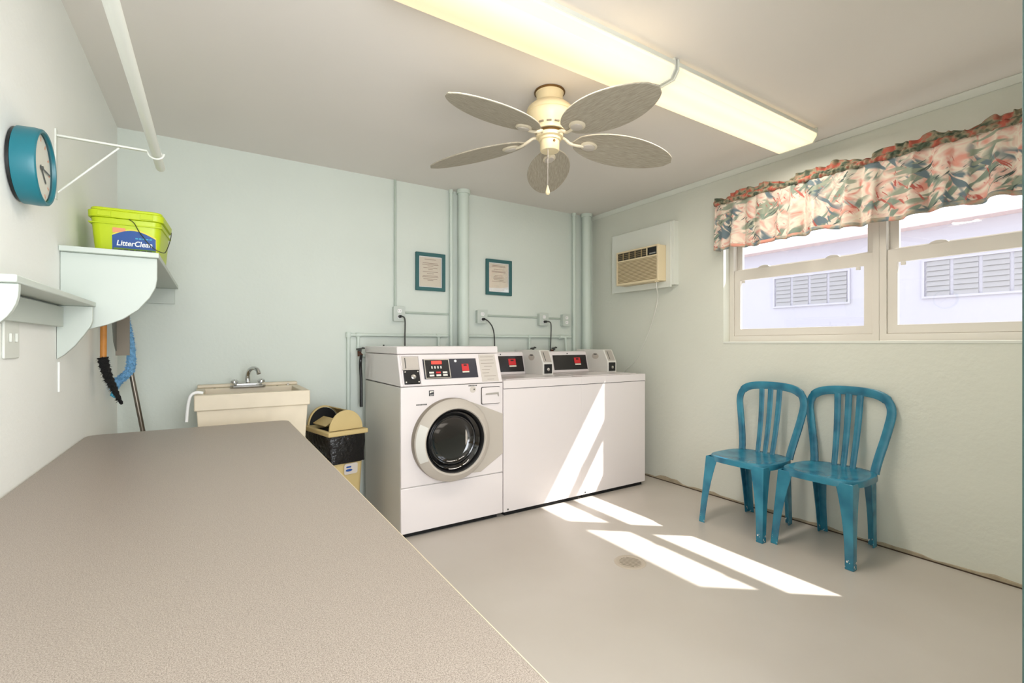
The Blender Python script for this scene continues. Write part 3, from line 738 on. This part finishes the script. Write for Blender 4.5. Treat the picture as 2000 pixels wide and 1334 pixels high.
q = MB().tube([(1.83,3.575,1.228),(2.95,3.575,1.228)], .011, 12)
q.tube([(2.46,3.575,1.228),(2.46,3.575,1.115)], .011, 12).lathe([(.016,-.018),(.016,.018)], frame((2.46,3.575,1.228),(0,1,0),(0,0,1),(1,0,0)), 14)
q.tube([(2.70,3.575,1.228),(2.70,3.575,1.115)], .011, 12).tube([(2.80,3.575,1.228),(2.86,3.55,1.22),(2.88,3.55,1.0)], .012, 12).lathe([(.02,-.03),(.02,.03)], frame((2.83,3.572,1.228),(0,1,0),(0,0,1),(1,0,0)), 14)
solo('water_pipe', q, 'mintpipe', 'mint horizontal water pipe above the top loaders', 'pipe')
q = MB().tube([(.945,3.575,1.07),(1.60,3.575,1.07)], .012, 12)
solo('water_pipe', q, 'mintpipe', 'lower mint pipe just visible behind the front loader top', 'pipe')
def valve(x, y, z, label, hose=None):
    o = thing('hose_valve', (x,y,z), label, 'valve', 'hose valves on the water pipes')
    part('valve_body', MB().tube([(x,y,z+.012),(x,y,z-.03)], .014, 12).tube([(x,y,z-.01),(x,y-.05,z-.02)], .012, 12), 'brasshose', o)
    q = MB().tube([(x-.03,y-.03,z+.022),(x+.03,y-.03,z+.03)], .006, 8).tube([(x-.02,y-.045,z+.012),(x+.022,y-.02,z+.034)], .006, 8).lathe([(.009,0),(.009,.02)], frame((x,y-.03,z+.005),(1,0,0),(0,1,0),(0,0,1)),10)
    part('valve_handle', q, 'cord', o)
    if hose: part('hose', MB().tube(smoothpath(hose), .0105, 10), 'black', o, label='black rubber hose')
valve(.915, 3.545, 1.10, 'rusty hose valve with black hose left of the front loader', [(.915,3.495,1.078),(.905,3.475,1.04),(.908,3.49,.99),(.915,3.50,.90),(.92,3.515,.7)])
valve(2.46, 3.545, 1.098, 'hose valve behind the first coin meter case')
valve(2.70, 3.545, 1.098, 'hose valve behind the second display panel')

def picture(x0, x1, z0, z1, label, lines, folded):
    o = thing('framed_notice', ((x0+x1)/2, 3.59, z0), label, 'picture', 'framed laundry notices')
    F = at(FY,(0,YB,0)); fw = .028
    part('frame', MB().ring(F, (x0,x1,z0,z1), (x0+fw,x1-fw,z0+fw,z1-fw), .0005, .022), 'teal', o, .003)
    pp = part('paper', MB().prism([(x0+fw-.002,z0+fw-.002),(x1-fw+.002,z0+fw-.002),(x1-fw+.002,z1-fw+.002),(x0+fw-.002,z1-fw+.002)], F, .001, .008), 'paper', o)
    q = MB(); cx_ = (x0+x1)/2; zt = z1-fw-.022
    for z, w_ in lines: q.prism([(cx_-w_/2,zt-z),(cx_+w_/2,zt-z),(cx_+w_/2,zt-z-.004),(cx_-w_/2,zt-z-.004)], F, .0081, .0085)
    part('printed_lines', q, 'print', pp)
    part('mat_border', MB().ring(F, (x0+fw-.001,x1-fw+.001,z0+fw-.001,z1-fw+.001), (x0+fw+.007,x1-fw-.007,z0+fw+.007,z1-fw-.007), .0086, .0095), 'white', o)
    if folded: part('lower_slip', MB().prism([(x0+fw,z0+fw),(x1-fw,z0+fw),(x1-fw,z0+fw+.05),(cx_+.02,z0+fw+.036),(x0+fw,z0+fw+.034)], F, .0096, .0104), 'white', o)
    part('glass', MB().prism([(x0+fw-.001,z0+fw-.001),(x1-fw+.001,z0+fw-.001),(x1-fw+.001,z1-fw+.001),(x0+fw-.001,z1-fw+.001)], F, .012, .0135), 'glass', o)
picture(1.366, 1.622, 1.592, 1.898, 'teal framed typed notice left of the thick middle pipe', [(0,.10),(.03,.13),(.042,.14),(.052,.05),(.068,.12),(.080,.04),(.100,.13),(.114,.06),(.132,.13),(.142,.14),(.158,.12),(.168,.05)], False)
picture(2.008, 2.272, 1.592, 1.905, 'teal framed typed notice right of the thick middle pipe', [(0,.13),(.010,.14),(.034,.10),(.050,.14),(.058,.14),(.088,.08),(.100,.10),(.112,.11),(.126,.10),(.14,.14)], True)

# ------------------------------------------------------------------ left wall: clock, bracket and rod, shelves
ck = thing('wall_clock', (XL, 1.91, 1.677), 'round wall clock with deep teal rim high on left wall', 'clock')
FK = frame((XL,1.91,1.677),(0,1,0),(0,0,1),(1,0,0))
part('case', MB().lathe([(.095,.0005),(.104,.002),(.104,.009)], FK, 64), 'black', ck)
part('rim', MB().lathe([(.104,.0095),(.108,.011),(.110,.045),(.108,.060),(.104,.063),(.099,.062),(.097,.054)], FK, 72, cap=False), 'clockteal', ck, label='deep teal plastic rim')
fa = part('clock_face', MB().lathe([(.0985,.044),(.0985,.0495),(0,.0495)], FK, 64), 'clockface', ck)
q = MB()
for k in range(12):
    q.fbox(FK @ Matrix.Rotation(2*PI*k/12,4,'Z'), -.003,.003,.078,.090,.0496,.050)
part('hour_marks', q, 'orange', fa)
q = MB().fbox(FK @ Matrix.Rotation(math.radians(-90),4,'Z'), -.0022,.0022,-.012,.079,.0525,.0537)
part('minute_hand', q, 'cord', fa)
q = MB().fbox(FK @ Matrix.Rotation(math.radians(-128),4,'Z'), -.003,.003,-.01,.055,.0508,.0522).lathe([(.006,.0498),(.006,.0555),(0,.056)], FK, 16)
part('hour_hand', q, 'cord', fa)
part('clock_glass', MB().lathe([(.099,.058),(.099,.0595),(0,.0595)], FK, 64), 'clockglass', ck)

def rodbracket(y, label):
    o = thing('rod_bracket', (XL, y, 1.70), label, 'bracket', 'closet rod brackets')
    part('wall_plate', MB().box(XL,XL+.004,y-.012,y+.012,1.68,1.93), 'woodwhite', o)
    part('arm', MB().box(XL+.004,-.215,y-.008,y+.008,1.905,1.912), 'woodwhite', o, .001)
    part('brace', MB().tube([(XL+.006,y,1.705),(-.30,y,1.902)], .0035, 8), 'woodwhite', o)
    part('rod_hook', MB().tube([(-.22,y,1.908)]+[(-.188+.026*math.cos(math.radians(a)), y, 1.910+.026*math.sin(math.radians(a))) for a in range(180,372,16)], .0035, 8), 'woodwhite', o)
rodbracket(2.305, 'white metal bracket holding the far end of the closet rod')
rodbracket(.9, 'white metal bracket holding the near end of the closet rod')
solo('closet_rod', MB().tube([(-.188,.25,1.910),(-.188,2.50,1.910)], .0165, 20).tube([(-.188,2.33,1.910),(-.188,2.35,1.910)], .0195, 20), 'woodwhite', 'white painted closet rod hanging high along the left wall', 'rod', .002)

sh = thing('wall_shelf', (-.33, 3.0, 1.17), 'deep white painted shelf in the corner holding the lime bucket', 'shelf', 'left wall shelves')
part('shelf_board', MB().box(XL+.001,-.181,2.335,YB-.001,1.502,1.522), 'mintwood', sh, .002)
sp = [(-.475,1.5015),(-.1885,1.5015),(-.1885,1.42),(-.194,1.385),(-.212,1.345),(-.248,1.295),(-.295,1.257),(-.34,1.235),(-.40,1.214),(-.475,1.20)]
part('side_panel', MB().prism(sp, FY, -2.378, -2.358), 'mintwood', sh, .002)
part('back_cleat', MB().box(XL+.001,-.198,3.58,YB-.001,1.408,1.5015), 'mintwood', sh, .002)
part('wall_cleat', MB().box(XL+.001,XL+.02,2.38,3.579,1.44,1.5015), 'mintwood', sh, .002)
s2 = thing('wall_shelf', (-.42, 1.95, 1.1), 'narrow white wall shelf below the clock with rounded end brackets', 'shelf', 'left wall shelves')
part('shelf_board', MB().box(XL+.001,-.374,1.50,2.372-.016,1.300,1.318), 'mintwood', s2, .003)
part('wall_cleat', MB().box(XL+.001,XL+.021,1.545,2.305,1.222,1.293), 'mintwood', s2, .002)
def brk(y, full):
    pl = [(-.475,1.2995),(-.377,1.2995),(-.377,1.245 if full else 1.285)]
    if full: pl += [(-.383,1.225),(-.40,1.195),(-.425,1.155),(-.455,1.12),(-.475,1.105)]
    else: pl += arc(-.475,1.285,.098,0,-90,10,.105)[1:]
    part('end_bracket', MB().prism(pl, FY, -y-.018, -y), 'mintwood', s2, .002)
brk(1.522, False); brk(2.312, True)
sw = thing('switch_plate', (XL, 1.845, 1.13), 'white double switch plate on left wall under narrow shelf', 'switch')
F = at(FXp,(XL,1.85,1.178))
part('plate', MB().prism(rrect(-.058,.058,-.058,.058,.006,3), F, .0003, .006), 'woodwhite', sw, .002)
for y in (-.023,.023):
    part('switch', MB().prism([(y-.005,-.012),(y+.005,-.012),(y+.005,.012),(y-.005,.012)], F, .0062, .012), 'woodwhite', sw, .001)
solo('wood_cleat', MB().box(XL,XL+.006,2.33,2.37,.985,1.095), 'mint_l', 'small painted wood block on left wall under the shelf bracket', 'block', .002)

# bucket ---------------------------------------------------------------
bu = thing('litter_bucket', (-.30, 2.70, 1.522), 'lime green lidded LitterClean bucket standing on the corner shelf'.replace('LitterClean ', 'cat litter '), 'bucket')
Bk = Matrix.Translation((-.303,2.71,1.5222)) @ Matrix.Rotation(math.radians(-3),4,'Z')
part('body', loft([rr3(.108,.125,.03,0),rr3(.120,.14,.03,.168)], Bk, True, True), 'lime', bu, .002)
part('lid', loft([rr3(.128,.148,.032,.1685),rr3(.129,.149,.032,.196),rr3(.121,.141,.03,.2),rr3(.121,.141,.03,.208),rr3(.118,.138,.03,.211)], Bk), 'lime', bu, .0015)
part('rim_bands', MB().ring(Bk, (-.1235,.1235,-.1435,.1435), (-.112,.112,-.132,.132), .142, .147), 'lime', bu, .001)
q = MB()
for x in (-.07, .07): q.fbox(Bk, x-.022, x+.022, -.1525,-.1495,.172,.192)
part('lid_tab', q, 'lime', bu, .001)
tl = math.atan2(.015,.168)
FB = Bk @ frame((0,-.125,0),(1,0,0),(0,-math.sin(tl),math.cos(tl)),(0,-math.cos(tl),-math.sin(tl)))
def lab(w_, zb, zt, zc, n=12):
    a = [(-.048+ (w_)*i/n, zt+(zc-zt)*math.sin(PI*min(1,(i/n)*.95+.05)) ) for i in range(n+1)]
    return [(-.048,zb)]+a+[(-.048+w_,zb)]
part('label_border', MB().prism(lab(.150,.004,.098,.128), FB, .0006, .0014), 'yellowink', bu)
lb = part('label', MB().prism([(x*.985-.0005,z-.003 if z > .05 else z+.002) for x,z in lab(.150,.004,.096,.125)], FB, .0015, .0022), 'bluelabel', bu, label='blue arched label lettered LitterClean')
part('label_title', text('LitterClean', .031, FB @ Matrix.Translation((.0265,.057,.0026)), .0004, shear=.2, xs=.86, off=.0006), 'white', lb)
part('label_band', MB().prism([(-.044,.030),(.099,.030),(.099,.045),(-.044,.047)], FB, .0023, .0027), 'greenink', lb)
q = MB()
for i in range(5): q.prism([(.03+.012*i,.088),(.039+.012*i,.088),(.039+.012*i,.093),(.03+.012*i,.093)], FB, .0023,.0027)
part('small_print', q, 'cyanink', lb)
q = MB()
for i in range(6): q.prism([(-.03+.02*i,.035),(-.014+.02*i,.035),(-.014+.02*i,.041),(-.03+.02*i,.041)], FB, .0028,.0031)
part('band_print', q, 'printd', lb)
part('orange_flash', MB().prism([(-.046,.108),(-.002,.117),(-.004,.130),(-.046,.130)], FB, .0015,.002), 'orange', bu)
part('bail_handle', MB().tube([Bk @ Vector(p) for p in smoothpath([(.138,.02,.158),(.141,-.03,.12),(.136,-.10,.06),(.128,-.15,.035),(.09,-.162,.055),(.05,-.16,.11),(.03,-.158,.15),(.012,-.156,.165)],5)], .0018, 6), 'wire', bu)

# tools under the corner shelf ----------------------------------------
db = thing('duster_brush', (-.43, 2.9, .87), 'black bristle brush with wooden handle hanging under the corner shelf', 'brush')
part('handle', MB().tube([(-.432,2.9,1.44),(-.434,2.9,1.09)], .0125, 14), 'wood', db, label='orange wooden handle')
pth = smoothpath([(-.436,2.9,1.098),(-.430,2.9,1.06),(-.418,2.9,1.01),(-.400,2.9,.96),(-.385,2.9,.92),(-.366,2.9,.872)], 8)
q = MB().tube(pth, [(.020+.003*math.sin(i*1.7))*(1-(i/len(pth))**2*.75) for i in range(len(pth))], 12)
for p in pth[:-4]:
    for _ in range(16):
        d_ = Vector((random.gauss(0,1),random.gauss(0,1),random.gauss(0,.6))).normalized(); l_ = random.uniform(.018,.030)*(.65 if p.z < .95 else 1)
        s_ = d_.cross(Vector((0,0,1))).normalized()*.003; e_ = p+d_*l_+Vector((0,0,-.008)); u_ = d_.cross(s_).normalized()*.003
        q.add([p+s_,p-s_*.5+u_,p-s_*.5-u_,e_], [(0,1,2),(0,1,3),(1,2,3),(2,0,3)])
part('bristles', q, 'bristle', db, smooth=False)
part('hanging_hook', MB().tube([(XL,2.9,1.40),(-.44,2.9,1.40)], .004, 8), 'silver', db)
dpn = thing('dustpan', (-.43, 3.12, 1.09), 'grey dustpan hanging between the brush and blue mop', 'dustpan')
F = FXp
part('pan', MB().prism([(3.02,1.42),(3.20,1.42),(3.20,1.12),(3.13,1.17)], F, -.43, -.425), 'dustgrey', dpn, .001)
part('pan_side', MB().prism([(3.195,1.42),(3.205,1.42),(3.205,1.10),(3.195,1.10)], F, -.43, -.372), 'ringside', dpn, .001)
part('handle', MB().tube([(-.428,3.11,1.42),(-.428,3.11,1.47)], .012, 10), 'dustgrey', dpn)
part('hanging_hook', MB().tube([(XL,3.11,1.45),(-.435,3.11,1.45)], .004, 8), 'silver', dpn)
mp = thing('mop', (-.22, 3.3, 0), 'upturned mop with blue chenille head and steel pole leaning in corner', 'mop')
part('pole', MB().tube([(-.222,3.30,.002),(-.378,3.31,1.0)], .0115, 14), 'steelpole', mp, label='grey steel pole')
ph = smoothpath([(-.405,3.3,1.30),(-.398,3.3,1.252),(-.388,3.3,1.20),(-.380,3.3,1.13),(-.377,3.3,1.06),(-.384,3.3,1.015),(-.405,3.3,.985),(-.432,3.3,.96),(-.446,3.29,.93)], 7)
q = MB().tube(ph, .020, 12)
for p in ph:
    for _ in range(26):
        d_ = Vector((random.gauss(0,1),random.gauss(0,1),random.gauss(0,1))).normalized(); s_ = d_.orthogonal().normalized()*.0035; u_ = d_.cross(s_).normalized()*.0035; p0 = p+d_*.017; e_ = p+d_*random.uniform(.024,.029)
        if e_.x < XL+.003: continue
        q.add([p0+s_,p0-s_*.5+u_,p0-s_*.5-u_,e_], [(0,1,2),(0,1,3),(1,2,3),(2,0,3)])
part('mop_head', q, 'bluefluff', mp, smooth=False, label='fluffy blue chenille head')
part('head_clip', MB().tube([(-.446,3.285,.925),(-.456,3.28,.885),(-.440,3.28,.875)], .008, 8), 'cyanink', mp)

# ------------------------------------------------------------------ right wall: AC, cord, valance
ac = thing('air_conditioner', (3.2, 2.86, 1.63), 'beige window air conditioner set in a pale wooden box on right wall', 'air conditioner')
F = frame((0,0,0),(0,1,0),(0,0,1),(1,0,0))
part('mounting_board', MB().ring(F, (2.572,3.242,1.632,2.168), (2.618,3.092,1.682,1.982), 3.172, 3.190), 'woodwhite', ac, .002)
part('box_side', MB().ring(F, (2.55,3.235,1.65,2.175), (2.60,3.11,1.67,1.995), 3.1905, 3.2495), 'woodwhite', ac, .002)
bd = part('body', MB().box(3.098,3.2485,2.6195,3.0905,1.6835,1.9805), 'acbeige', ac, .005)
fr = part('front_frame', MB().ring(F, (2.618,3.092,1.682,1.982), (2.636,3.080,1.702,1.968), 3.078, 3.0978), 'acbeige', ac, .003)
part('grille_back', MB().box(3.092,3.0978,2.636,3.080,1.702,1.968), 'acgrille', fr)
part('divider_bar', MB().box(3.078,3.0915,2.6365,3.0795,1.888,1.902), 'acbeige', fr, .002)
q = MB()
for i in range(15): q.box(3.081,3.0915,2.6365,3.0795,1.708+.0122*i,1.7135+.0122*i)
part('grille_slats', q, 'acbeige', fr)
part('vent', MB().box(3.088,3.0915,2.745,3.079,1.905,1.966), 'acdark', fr, label='dark air outlet')
q = MB()
for i in range(4): q.box(3.079,3.0878,2.80+.07*i,2.804+.07*i,1.905,1.966)
for i in range(3): q.box(3.082,3.0878,2.745,3.079,1.918+.016*i,1.920+.016*i)
part('vent_vanes', q, 'acgrille', fr)
cp = part('control_panel', MB().box(3.084,3.0915,2.637,2.735,1.905,1.966), 'black', fr, label='black control panel')
part('control_strip', MB().box(3.0825,3.0838,2.65,2.715,1.912,1.922), 'silver', cp)
part('divider_post', MB().box(3.078,3.0915,2.736,2.744,1.903,1.967), 'acbeige', fr)
part('cord_clip', MB().box(3.080,3.10,2.63,2.655,1.672,1.6818), 'acbeige', ac, .001)
solo('ac_cord'.replace('ac_','power_'), MB().tube(smoothpath([(3.09,2.645,1.67),(3.11,2.66,1.62),(3.17,2.70,1.56),(3.20,2.75,1.45),(3.222,2.85,1.25),(3.235,2.95,1.10),(3.235,3.02,1.0),(3.235,3.15,.9),(3.235,3.2,.75)]), .0035, 8), 'whitecord', 'thin white cord hanging down from the air conditioner', 'cord')

va = thing('valance', (3.18, 1.14, 1.85), 'gathered floral valance in pink and sage over the window', 'valance')
Y0v, Y1v, XV = .215, 2.165, 3.168
def fold(y):
    return .016*math.sin(y*37+1.2*math.sin(y*5))+.012*math.sin(y*61+2)+.008*math.sin(y*17)
def vgrid(name, ny, nz, fn, uvs, m, thick, parent=va, label=None):
    me = bpy.data.meshes.new(name); vs = []; fs = []; uv = []
    for i in range(ny+1):
        for j in range(nz+1):
            p, t_ = fn(i/ny, j/nz); vs.append(p); uv.append(t_)
    for i in range(ny):
        for j in range(nz):
            a = i*(nz+1)+j; fs.append((a, a+nz+1, a+nz+2, a+1))
    r = wloc(parent); me.from_pydata([(p[0]-r.x,p[1]-r.y,p[2]-r.z) for p in vs], [], fs); me.shade_smooth()
    l = me.uv_layers.new(name='UVMap')
    for lp in me.loops: l.data[lp.index].uv = uv[lp.vertex_index]
    o = link(name, me, m); o.parent = parent
    s_ = o.modifiers.new('thick','SOLIDIFY'); s_.thickness = thick; s_.offset = 0
    if label: o['label'] = label
    return o
def ypath(u):   # 0..1 along: small return at far end, then along the window
    Lr = .065; Lt = (Y1v-Y0v)+Lr; d_ = u*Lt
    if d_ < Lr: return (XR-.004-(XR-.004-XV)*d_/Lr, Y1v, d_)
    return (XV, Y1v-(d_-Lr), d_)
def zbot(y): return 1.852+.008*math.sin(y*9+1)+.006*math.sin(y*23)+.004*math.sin(y*41)
def fpan(u, t_):
    x, y, d_ = ypath(u); z0, z1 = zbot(y), 2.187
    z = z0+(z1-z0)*t_; amp = (1-t_)*.9+.35
    k = min(1, max(0, (d_-.03)/.05))
    x = x+fold(y)*amp*k - .004*k; x = min(x, XR-.004)
    return (x, y+.006*math.sin(y*80+z*9)*k, z), (d_*.9, z*.9)
vgrid('fabric_panel', 520, 18, fpan, None, 'floral', .0015)
def fhem(u, t_):
    x, y, d_ = ypath(u); z0 = zbot(y); z = z0-.003+.024*t_
    k = min(1, max(0, (d_-.03)/.05)); x = x+fold(y)*1.25*k-.0075*k
    x = min(x, XR-.004)
    return (x, y+.006*math.sin(y*80+z*9)*k, z), (d_, z)
vgrid('hem', 520, 2, fhem, None, 'hem', .001)
def z_(t_): return t_*.06
def fpocket(u, t_):
    x, y, d_ = ypath(u); k = min(1, max(0, (d_-.03)/.05))
    a = PI*t_
    cr = .004*math.sin(y*150+2*math.sin(y*31))+.003*math.sin(y*263+t_*5)
    return (min(XR-.003, x-(.014*math.sin(a)+cr+.006)*k), y, 2.186+.034*t_+.003*math.sin(y*90)), (d_*1.2, z_(t_))
vgrid('rod_pocket', 900, 6, fpocket, None, 'ruffle', .0015, label='tightly gathered rod pocket')
def ruff_h(y): return .030+.013*math.sin(y*14+.5)+.011*math.sin(y*29+1)+.006*math.sin(y*57)
def fruff(u, t_):
    x, y, d_ = ypath(u); k = min(1, max(0, (d_-.03)/.05))
    cr = (.010*math.sin(y*150+2*math.sin(y*31))+.009*math.sin(y*83+t_*2))*t_
    return (min(XR-.003, x-(.006+cr)*k), y+.006*math.sin(y*110)*t_*k, 2.218+ruff_h(y)*t_), (d_*1.2, z_(t_)+.5)
vgrid('header_ruffle', 900, 5, fruff, None, 'ruffle', .0015, label='standing ruffle along the top')
solo('curtain_rod', MB().tube([(XR-.001,Y1v-.008,2.203),(3.178,Y1v-.012,2.203)], .005, 8).tube([(3.178,Y1v-.010,2.203),(3.178,Y0v+.002,2.203)], .005, 8).tube([(3.178,Y0v+.004,2.203),(XR-.001,Y0v+.004,2.203)], .005, 8), 'woodwhite', 'thin white curtain rod inside the valance pocket', 'rod')

# ------------------------------------------------------------------ chairs
def make_chair(loc, label):
    o = thing('plastic_chair', loc, label, 'chair', 'teal resin chairs')
    # local: -x faces the room (front), y lateral
    def seatpoly(s=1, n=48):
        P = []
        for i in range(n):
            a = 2*PI*i/n; ca, sa = math.cos(a), math.sin(a); e = .62
            x = -.205*math.copysign(abs(ca)**e, ca)*s; y = .205*math.copysign(abs(sa)**e, sa)*s
            y *= (1-.03*((x+.0)/.205)) ; P.append((x, y))
        return P
    q = MB(); n = 48; vs = []; fs = []
    prof = [(1.0,.405),(1.0,.428),(.985,.437),(.94,.440),(.80,.436),(.55,.430),(.25,.427)]
    for s_, z in prof: vs += [(x,y,z+(.006 if s_ < 1 else 0)*(x < -.1)*0) for x,y in seatpoly(s_)]
    for i in range(len(prof)-1):
        for j in range(n): fs.append((i*n+j,i*n+(j+1)%n,(i+1)*n+(j+1)%n,(i+1)*n+j))
    fs.append(tuple((len(prof)-1)*n+j for j in range(n)))
    # underside
    k0 = len(vs); vs += [(x,y,.405) for x,y in seatpoly(.96)]+[(x,y,.422) for x,y in seatpoly(.92)]
    for j in range(n):
        fs.append((j,(j+1)%n,k0+(j+1)%n,k0+j)); fs.append((k0+j,k0+(j+1)%n,k0+n+(j+1)%n,k0+n+j))
    fs.append(tuple(k0+n+j for j in range(n)))
    part('seat', q.add(vs, fs), 'chair', o, absolute=False, ang=50)
    def leg(top_, bot, sx, sy, w0, w1):
        q = MB(); vs = []; fs = []; th = .006; K = 8
        for i in range(K+1):
            t_ = i/K; e = t_**.85
            cx_ = top_[0]+(bot[0]-top_[0])*t_; cy_ = top_[1]+(bot[1]-top_[1])*t_; z = .428*(1-t_)
            w_ = w0+(w1-w0)*(1-(1-t_)**2.2)
            pl = [(0,0),(-sx*w_,0),(-sx*w_,-sy*th),(-sx*th*1.6,-sy*th*1.6),(-sx*th,-sy*w_),(0,-sy*w_)]
            if t_ > -1: pl = [(0,0),(-sx*w_,sy*.0),(-sx*w_,-sy*th),(-sx*th,-sy*th),(-sx*th,-sy*w_),(0,-sy*w_)]
            vs += [(cx_+a, cy_+b, z) for a, b in pl]
        for i in range(K):
            for j in range(6): fs.append((6*i+j,6*i+(j+1)%6,6*i+6+(j+1)%6,6*i+6+j))
        fs += [(5,4,3,2,1,0), tuple(6*K+j for j in range(6))]
        part('leg', q.add(vs, fs), 'chair', o, .004, absolute=False, seg=3)
    for sy in (-1, 1):
        leg((-.190,sy*.192), (-.235,sy*.212), -1, sy, .085, .040)
        leg((.180,sy*.160), (.222,sy*.148), 1, sy, .07, .042)
    # back hoop: flat section swept along a balloon path
    def bx(z): return .165+.075*((z-.43)/.45)**1.0+.012*math.sin((z-.43)/.45*PI)
    half = [(.158,.428),(.162,.47),(.174,.54),(.190,.62),(.205,.70),(.214,.76),(.210,.805),(.190,.842),(.150,.866),(.09,.878),(0,.882)]
    path = half+[(-a,b) for a,b in half[-2::-1]]
    P3 = smoothpath([(bx(z),y,z) for y,z in path], 5)
    q = MB(); vs = []; fs = []; k = len(P3)
    for i, p in enumerate(P3):
        d_ = (P3[min(i+1,k-1)]-P3[max(i-1,0)]).normalized(); fwd = Vector((-1,0,0)); nn = (fwd-d_*fwd.dot(d_)).normalized(); sd = d_.cross(nn)
        wv = .0215+(.004 if p.z > .84 else 0)
        for a, b in ((-1,-.6),(-.6,-1),(.6,-1),(1,-.6),(1,.6),(.75,1),(-.75,1),(-1,.6)): vs.append(p+sd*wv*a+nn*.009*b)
    for i in range(k-1):
        for j in range(8): fs.append((8*i+j,8*i+(j+1)%8,8*i+8+(j+1)%8,8*i+8+j))
    fs += [tuple(range(7,-1,-1)), tuple(8*(k-1)+j for j in range(8))]
    part('back_hoop', q.add(vs, fs), 'chair', o, absolute=False, ang=50)
    for c in (-1, 0, 1):
        pts = [(bx(z)-.001, c*(.048+.012*((z-.43)/.45)), z) for z in (.428,.50,.60,.70,.80,.868)]
        Q = smoothpath(pts, 3); q = MB(); vs = []; fs = []
        for i, p in enumerate(Q):
            w_ = .016+.003*i/len(Q)
            for a, b in ((-1,0),(-.6,-1),(.6,-1),(1,0),(.6,1),(-.6,1)): vs.append(p+Vector((b*.006,a*w_,0)))
        for i in range(len(Q)-1):
            for j in range(6): fs.append((6*i+j,6*i+(j+1)%6,6*i+6+(j+1)%6,6*i+6+j))
        fs += [(5,4,3,2,1,0), tuple(6*(len(Q)-1)+j for j in range(6))]
        part('back_slat', q.add(vs, fs), 'chair', o, absolute=False, ang=50)
    return o
ch = make_chair((2.925,1.742,0), 'teal resin chair nearer the washers, left of the pair')
dup(ch, (2.985,1.306,0), 'teal resin chair farther from the washers, right of the pair')

# floor drain
dn = thing('floor_drain', (1.873,1.78,0), 'round painted drain cover in the middle of floor', 'drain')
T = Matrix.Translation((1.873,1.78,0))
part('rim', MB().lathe([(.084,.0003),(.080,.003),(.070,.004),(.062,.0015)], T, 40, cap=False), 'draincover', dn)
part('cover', MB().lathe([(.0615,.0004),(.0615,.0022),(0,.0022)], T, 40), 'draincover', dn)
q = MB()
for i in range(7):
    a = -.045+.015*i; h = math.sqrt(.056**2-a*a); q.fbox(T @ Matrix.Rotation(.5,4,'Z'), a-.0035,a+.0035,-h,h,.0023,.0026)
part('slots', q, 'ringside', dn)

# ------------------------------------------------------------------ light
wd = bpy.data.worlds.new('World'); sc.world = wd; wd.use_nodes = True
nt = wd.node_tree; bg = nt.nodes['Background']; bg.inputs[0].default_value = (.86,.92,1,1); bg.inputs[1].default_value = 2.2
def lamp(name, kind, loc, energy, col, **k):
    l = bpy.data.lights.new(name, kind); l.energy = energy; l.color = col
    for a, b in k.items(): setattr(l, a, b)
    o = bpy.data.objects.new(name, l); C.objects.link(o); o.location = loc; return o
sun = lamp('sun', 'SUN', (8,-4,8), 11, (1,.97,.93), angle=math.radians(.6))
sd = Vector((-.68,.545,-1)).normalized(); sun.rotation_euler = sd.to_track_quat('-Z','Y').to_euler()
# soft fill lamp added behind the camera, standing in for doorway daylight
dl = lamp('doorway_fill', 'AREA', (.24,-.75,1.25), 86, (.94,.97,1), shape='RECTANGLE', size=1.6, size_y=2.0)
dl.rotation_euler = (math.radians(90),0,0)
# sky portals in the two windows
for y in (1.67,.70):
    p = lamp('window_portal', 'AREA', (3.46,y,1.66), 1, (1,1,1), shape='RECTANGLE', size=.86, size_y=.8)
    p.rotation_euler = Vector((-1,0,0)).to_track_quat('-Z','Y').to_euler(); p.data.cycles.is_portal = True
# light of the two ceiling fixtures
for x in (1.115, 2.395):
    p = lamp('fixture_light', 'AREA', (x,1.51,2.350), 13.5, (1,.93,.84), shape='RECTANGLE', size=1.2, size_y=.19)

# ------------------------------------------------------------------ camera
cam = bpy.data.cameras.new('Camera'); co = bpy.data.objects.new('Camera', cam); C.objects.link(co); sc.camera = co
cam.sensor_width = 36; cam.lens = 921/2000*36; cam.shift_y = 5/2000; cam.clip_start = .02
co.location = (0,0,H); co.rotation_euler = (math.radians(90),0,math.radians(-32.4))
vs_ = sc.view_settings; vs_.view_transform = 'Standard'; vs_.look = 'None'; vs_.exposure = 0; vs_.gamma = 1; vs_.use_curve_mapping = False
sc.cycles.use_denoising = True; sc.cycles.max_bounces = 10; sc.cycles.diffuse_bounces = 6; sc.cycles.transparent_max_bounces = 12
sc.cycles.caustics_reflective = False; sc.cycles.caustics_refractive = False; sc.cycles.sample_clamp_indirect = 6
